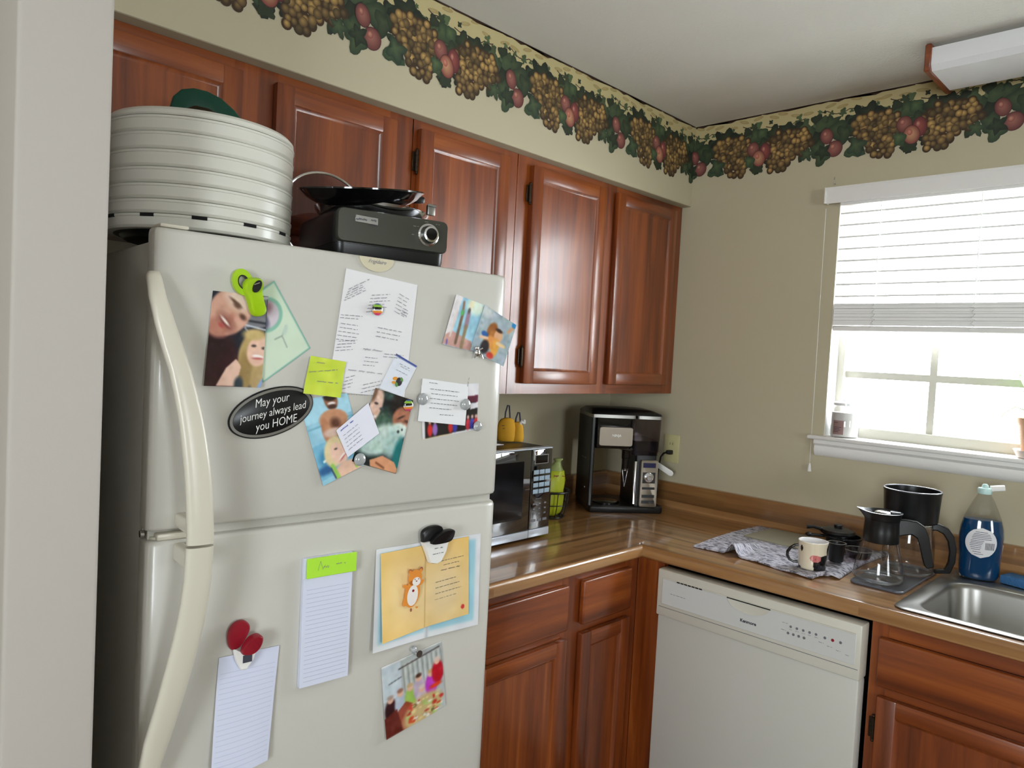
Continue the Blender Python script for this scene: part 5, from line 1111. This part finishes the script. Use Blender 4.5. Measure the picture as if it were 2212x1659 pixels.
leaf([(-.004,-.004,.2),(-.006,.05,.24),(-.006,.09,.262),(-.004,.12,.258),(-.002,.14,.262)],[.0014,.0014,.002,.0035,.001],'tendril')
b = B(); b.tube([(0,0,.1),(.001,-.003,.2),(0,-.005,.3)],.004,8); b.out('stem','leaf',pt)

# ------------------------------------------------------------------ fruit wallpaper border (flat printed paper, die-cut lower edge)
def border(name, label, s0, s1, place):
    rnd = random.Random(4); V = []; F = []; K = []; lay = [0]
    def poly(pts, col, col0=None):
        # fan with a lighter centre, each shape printed a hair above the last
        lay[0] += 1; o = len(V); h = .0004+lay[0]*2.2e-6
        cx = sum(p[0] for p in pts)/len(pts); cz = sum(p[1] for p in pts)/len(pts)
        if col0 is not None: cx, cz = cx-.15*(cx-min(p[0] for p in pts)), cz+.2*(max(p[1] for p in pts)-cz)
        ps = [(min(max(x,s0),s1), min(z,2.4385)) for x, z in pts]
        if max(p[0] for p in ps)-min(p[0] for p in ps) < 1e-5: return
        cx = min(max(cx,s0),s1); V.append((cx,h,min(cz,2.4385))); K.append(col0 if col0 is not None else col)
        for x, z in ps: V.append((x,h,z)); K.append(col)
        n = len(ps)
        for i in range(n): F.append((o,o+1+i,o+1+(i+1)%n))
    def sh(c_, k): return tuple(min(255,max(0,v*k)) for v in c_)
    def leafp(x, z, r, ang, c_=(34,48,32)):
        r *= 1.25; k = rnd.uniform(.6,1.4); lb_ = rnd.choice((3,4,5)); sk = rnd.uniform(.12,.3); pts = []
        for i in range(20):
            a = 2*math.pi*i/20; rr = r*(1-sk+sk*math.cos(lb_*a))*(1+.12*rnd.uniform(-1,1)); pts.append((x+rr*math.cos(a+ang), z+rr*math.sin(a+ang)))
        poly(pts, sh(c_,k), sh((66,80,50),k*.95))
    def fruit(x, z, rx, rz_, ang, light=(158,104,90), dark=(98,48,46)):
        poly(ellipse(x,z,rx*1.06,rz_*1.06,22,ang), (70,36,36)); poly(ellipse(x,z,rx,rz_,22,ang), dark, light)
        poly(ellipse(x-rx*.25,z+rz_*.3,rx*.35,rz_*.35,14,ang), sh(dark,1.3), (196,140,116))
    def grapes(cx, rows):
        # rows: (depth, x centre, half width)
        al = []
        for d, xc, hw in rows:
            n = max(1, int(hw*2/.0165))
            for k in range(n+1): al.append((cx+xc-hw+2*hw*k/n+rnd.uniform(-.006,.006), CEIL-d+rnd.uniform(-.006,.006)))
        rnd.shuffle(al)
        for x, z in al: poly(ellipse(x,z,.0135,.0145,14), (62,42,22))
        for x, z in al:
            k = rnd.uniform(.5,1.15); r = rnd.uniform(.0075,.0125)
            poly(ellipse(x,z,r,r*1.08,14,rnd.uniform(0,3)), sh((92,70,38),k), sh((178,144,84),k))
    # pale strip below the ceiling, ragged lower edge hidden by leaves
    n = int((s1-s0)/.02)+1
    for i in range(n):
        a, c_ = s0+(s1-s0)*i/n, s0+(s1-s0)*(i+1)/n; k = rnd.uniform(.93,1.05); w = .128
        poly([(a,CEIL-w),(c_,CEIL-w),(c_,CEIL),(a,CEIL)], (186*1.0,172,126))
    for i in range(int((s1-s0)/.05)+1):
        x = s0+.05*i+rnd.uniform(0,.03); poly(ellipse(x,CEIL-rnd.uniform(.01,.035),.02,.006,12,rnd.uniform(-.3,.3)), (160,140,92), (172,156,108))
    per = .5225; k0 = math.floor((s0+1.694)/per)-1; k1 = math.ceil((s1+1.694)/per)+1
    for kk in range(k0, k1+1):
        o = -1.694+per*kk
        if o+.7 < s0 or o-.3 > s1: continue
        rnd.seed(11); lay[0] = 150+(kk-k0)%2*3
        X = lambda v: o+v; Z = lambda d: CEIL-d
        # top stripe and vines
        pts = [(X(-.12+per*i/26), Z(0)) for i in range(27)]; low = [(X(-.12+per*i/26), Z(.004+.004*abs(math.sin(i*1.3))+(.006 if i in (5,14,20) else 0))) for i in range(27)]
        poly(low+pts[::-1], (52,30,18))
        for (xa,za,xb,zb) in ((-.1,.05,-.02,.062),(-.02,.062,.05,.045),(.09,.03,.16,.05),(.16,.05,.24,.04),(.24,.04,.30,.07),(.33,.035,.40,.055),(.02,.09,.09,.075),(.2,.085,.27,.075),(.4,.075,.43,.09)):
            for i in range(4):
                t0, t1 = i/4, (i+1)/4; y0, y1 = za+(zb-za)*t0+.004*math.sin(9*t0), za+(zb-za)*t1+.004*math.sin(9*t1)
                poly([(X(xa+(xb-xa)*t0),Z(y0)),(X(xa+(xb-xa)*t1),Z(y1)),(X(xa+(xb-xa)*t1),Z(y1+.0028)),(X(xa+(xb-xa)*t0),Z(y0+.0035))], (58,38,26))
        for i in range(26):
            leafp(X(rnd.uniform(-.12,per-.12)), Z(rnd.uniform(.035,.085)), rnd.uniform(.005,.013), rnd.uniform(0,6), (58,70,46))
        # behind-fruit foliage, one band
        for i in range(60):
            x = rnd.uniform(-.12,per-.12); dd = rnd.uniform(.075,.135); poly(ellipse(X(x),Z(dd),rnd.uniform(.01,.024),rnd.uniform(.008,.018),12,rnd.uniform(0,3)), sh((30,36,26),rnd.uniform(.7,1.5)))
        for (x, d, r) in ((-.11,.12,.03),(-.085,.095,.028),(-.06,.085,.032),(-.02,.082,.03),(.03,.09,.028),(.06,.11,.026),(.095,.13,.028),(.10,.165,.026),(.115,.195,.026),(.14,.085,.03),(.165,.11,.03),(.19,.125,.03),(.225,.10,.03),(.24,.075,.034),(.27,.07,.034),(.30,.085,.028),(.335,.10,.024),(.36,.09,.03),(.385,.085,.026),(.41,.075,.02),(.42,.125,.03),(.395,.20,.02),(.365,.175,.026),(.34,.155,.024),(.445,.185,.02),(.225,.185,.030),(.235,.16,.03),(.045,.175,.022)):
            leafp(X(x), Z(d), r*1.05, rnd.uniform(0,6))
        for (x, d, r) in ((.05,.075,.02),(.09,.06,.018),(.105,.085,.018),(.35,.06,.016),(.375,.045,.014)): leafp(X(x), Z(d), r, rnd.uniform(0,6), (52,64,44))
        grapes(X(0), [(.088,.0,.045),(.104,-.01,.066),(.12,-.01,.074),(.136,-.005,.078),(.152,-.012,.070),(.168,-.018,.060),(.184,-.03,.042),(.200,-.040,.030),(.216,-.045,.024)])
        grapes(X(.30), [(.078,-.02,.045),(.094,-.015,.064),(.11,-.01,.066),(.126,-.005,.064),(.142,0,.058),(.158,.005,.05),(.174,.010,.042),(.19,.014,.034),(.206,.018,.024),(.22,.022,.012)])
        leafp(X(.232), Z(.178), .030, .4, (30,44,34)); leafp(X(.062), Z(.178), .022, 1.4, (34,48,34))
        fruit(X(.128), Z(.125), .021, .027, .3); fruit(X(.158), Z(.172), .026, .027, -.2); leafp(X(.118), Z(.178), .024, 2)
        fruit(X(.378), Z(.128), .023, .026, .2); fruit(X(.425), Z(.143), .021, .031, .1, (150,78,66),(96,40,44)); leafp(X(.40), Z(.20), .022, .8, (66,82,50)); fruit(X(.402), Z(.165), .024, .030, .3, (204,156,116),(122,58,52)); leafp(X(.365), Z(.172), .019, 2.2)
    n0 = len(V)
    me = bpy.data.meshes.new(name); me.from_pydata([place(*v) for v in V], [], F); me.update()
    ca = me.color_attributes.new('Col','FLOAT_COLOR','POINT'); ca.data.foreach_set('color', np.concatenate([srgb2lin(np.array(K,float)),np.ones((len(K),1))],1).astype(np.float32).ravel())
    me.materials.append(M['paintm']); o = link(name, me, None, 60); return tag(o, label, 'wallpaper border')
border('wallpaper_border','grape and peach wallpaper border along the top of the soffit above the cabinets',-2.25,-.0015,lambda s,h,z:(s,SOF-h,z))
border('wallpaper_border','grape and peach wallpaper border along the top of the window wall',.0015,2.15,lambda s,h,z:(-h,SOF-s,z))

# ------------------------------------------------------------------ camera
cam = bpy.data.cameras.new('camera'); co = bpy.data.objects.new('camera', cam); C.objects.link(co)
yaw, pitch, roll, f = -.7954, -.0413, .0529, 1587.75
fwd = Vector((-math.sin(yaw)*math.cos(pitch), math.cos(yaw)*math.cos(pitch), math.sin(pitch)))
r0 = fwd.cross(Vector((0,0,1))).normalized(); u0 = r0.cross(fwd)
rr_ = r0*math.cos(roll)+u0*math.sin(roll); uu_ = -r0*math.sin(roll)+u0*math.cos(roll)
mt = Matrix((rr_, uu_, -fwd)).transposed().to_4x4(); mt.translation = (-2.5973,-1.9392,1.5); co.matrix_world = mt
cam.sensor_width = 36; cam.lens = f*36/2212; cam.clip_start = .02
bpy.context.scene.camera = co

# ------------------------------------------------------------------ daylight
w = bpy.data.worlds.new('daylight'); bpy.context.scene.world = w; w.use_nodes = True
bg = w.node_tree.nodes['Background']; bg.inputs['Color'].default_value = (.88,.95,1.0,1); bg.inputs['Strength'].default_value = SKY
def portal(name, loc, rot, sx, sy):
    l = bpy.data.lights.new(name,'AREA'); l.shape = 'RECTANGLE'; l.size = sx; l.size_y = sy; l.cycles.is_portal = True
    o = bpy.data.objects.new(name,l); C.objects.link(o); o.location = loc; o.rotation_euler = rot
portal('window_portal',(.20,-1.38,1.68),(0,R(90),0),.86,.92)
portal('rear_portal',(-2.55,-5.62,1.5),(R(90),0,0),1.3,1.2)
portal('side_portal',(-5.22,-2.8,1.5),(0,R(-90),0),1.2,1.2)
sc_ = bpy.context.scene
for o in sc_.objects:
    for k in ('cx','cz'):
        if k in o: del o[k]
sc_.view_settings.view_transform = 'Standard'; sc_.view_settings.look = 'None'; sc_.view_settings.exposure = EXPO; sc_.view_settings.gamma = 1
sc_.view_settings.use_curve_mapping = False
sc_.cycles.max_bounces = 12; sc_.cycles.transparent_max_bounces = 24; sc_.cycles.diffuse_bounces = 6; sc_.cycles.sample_clamp_indirect = 8; sc_.cycles.caustics_reflective = False; sc_.cycles.caustics_refractive = False
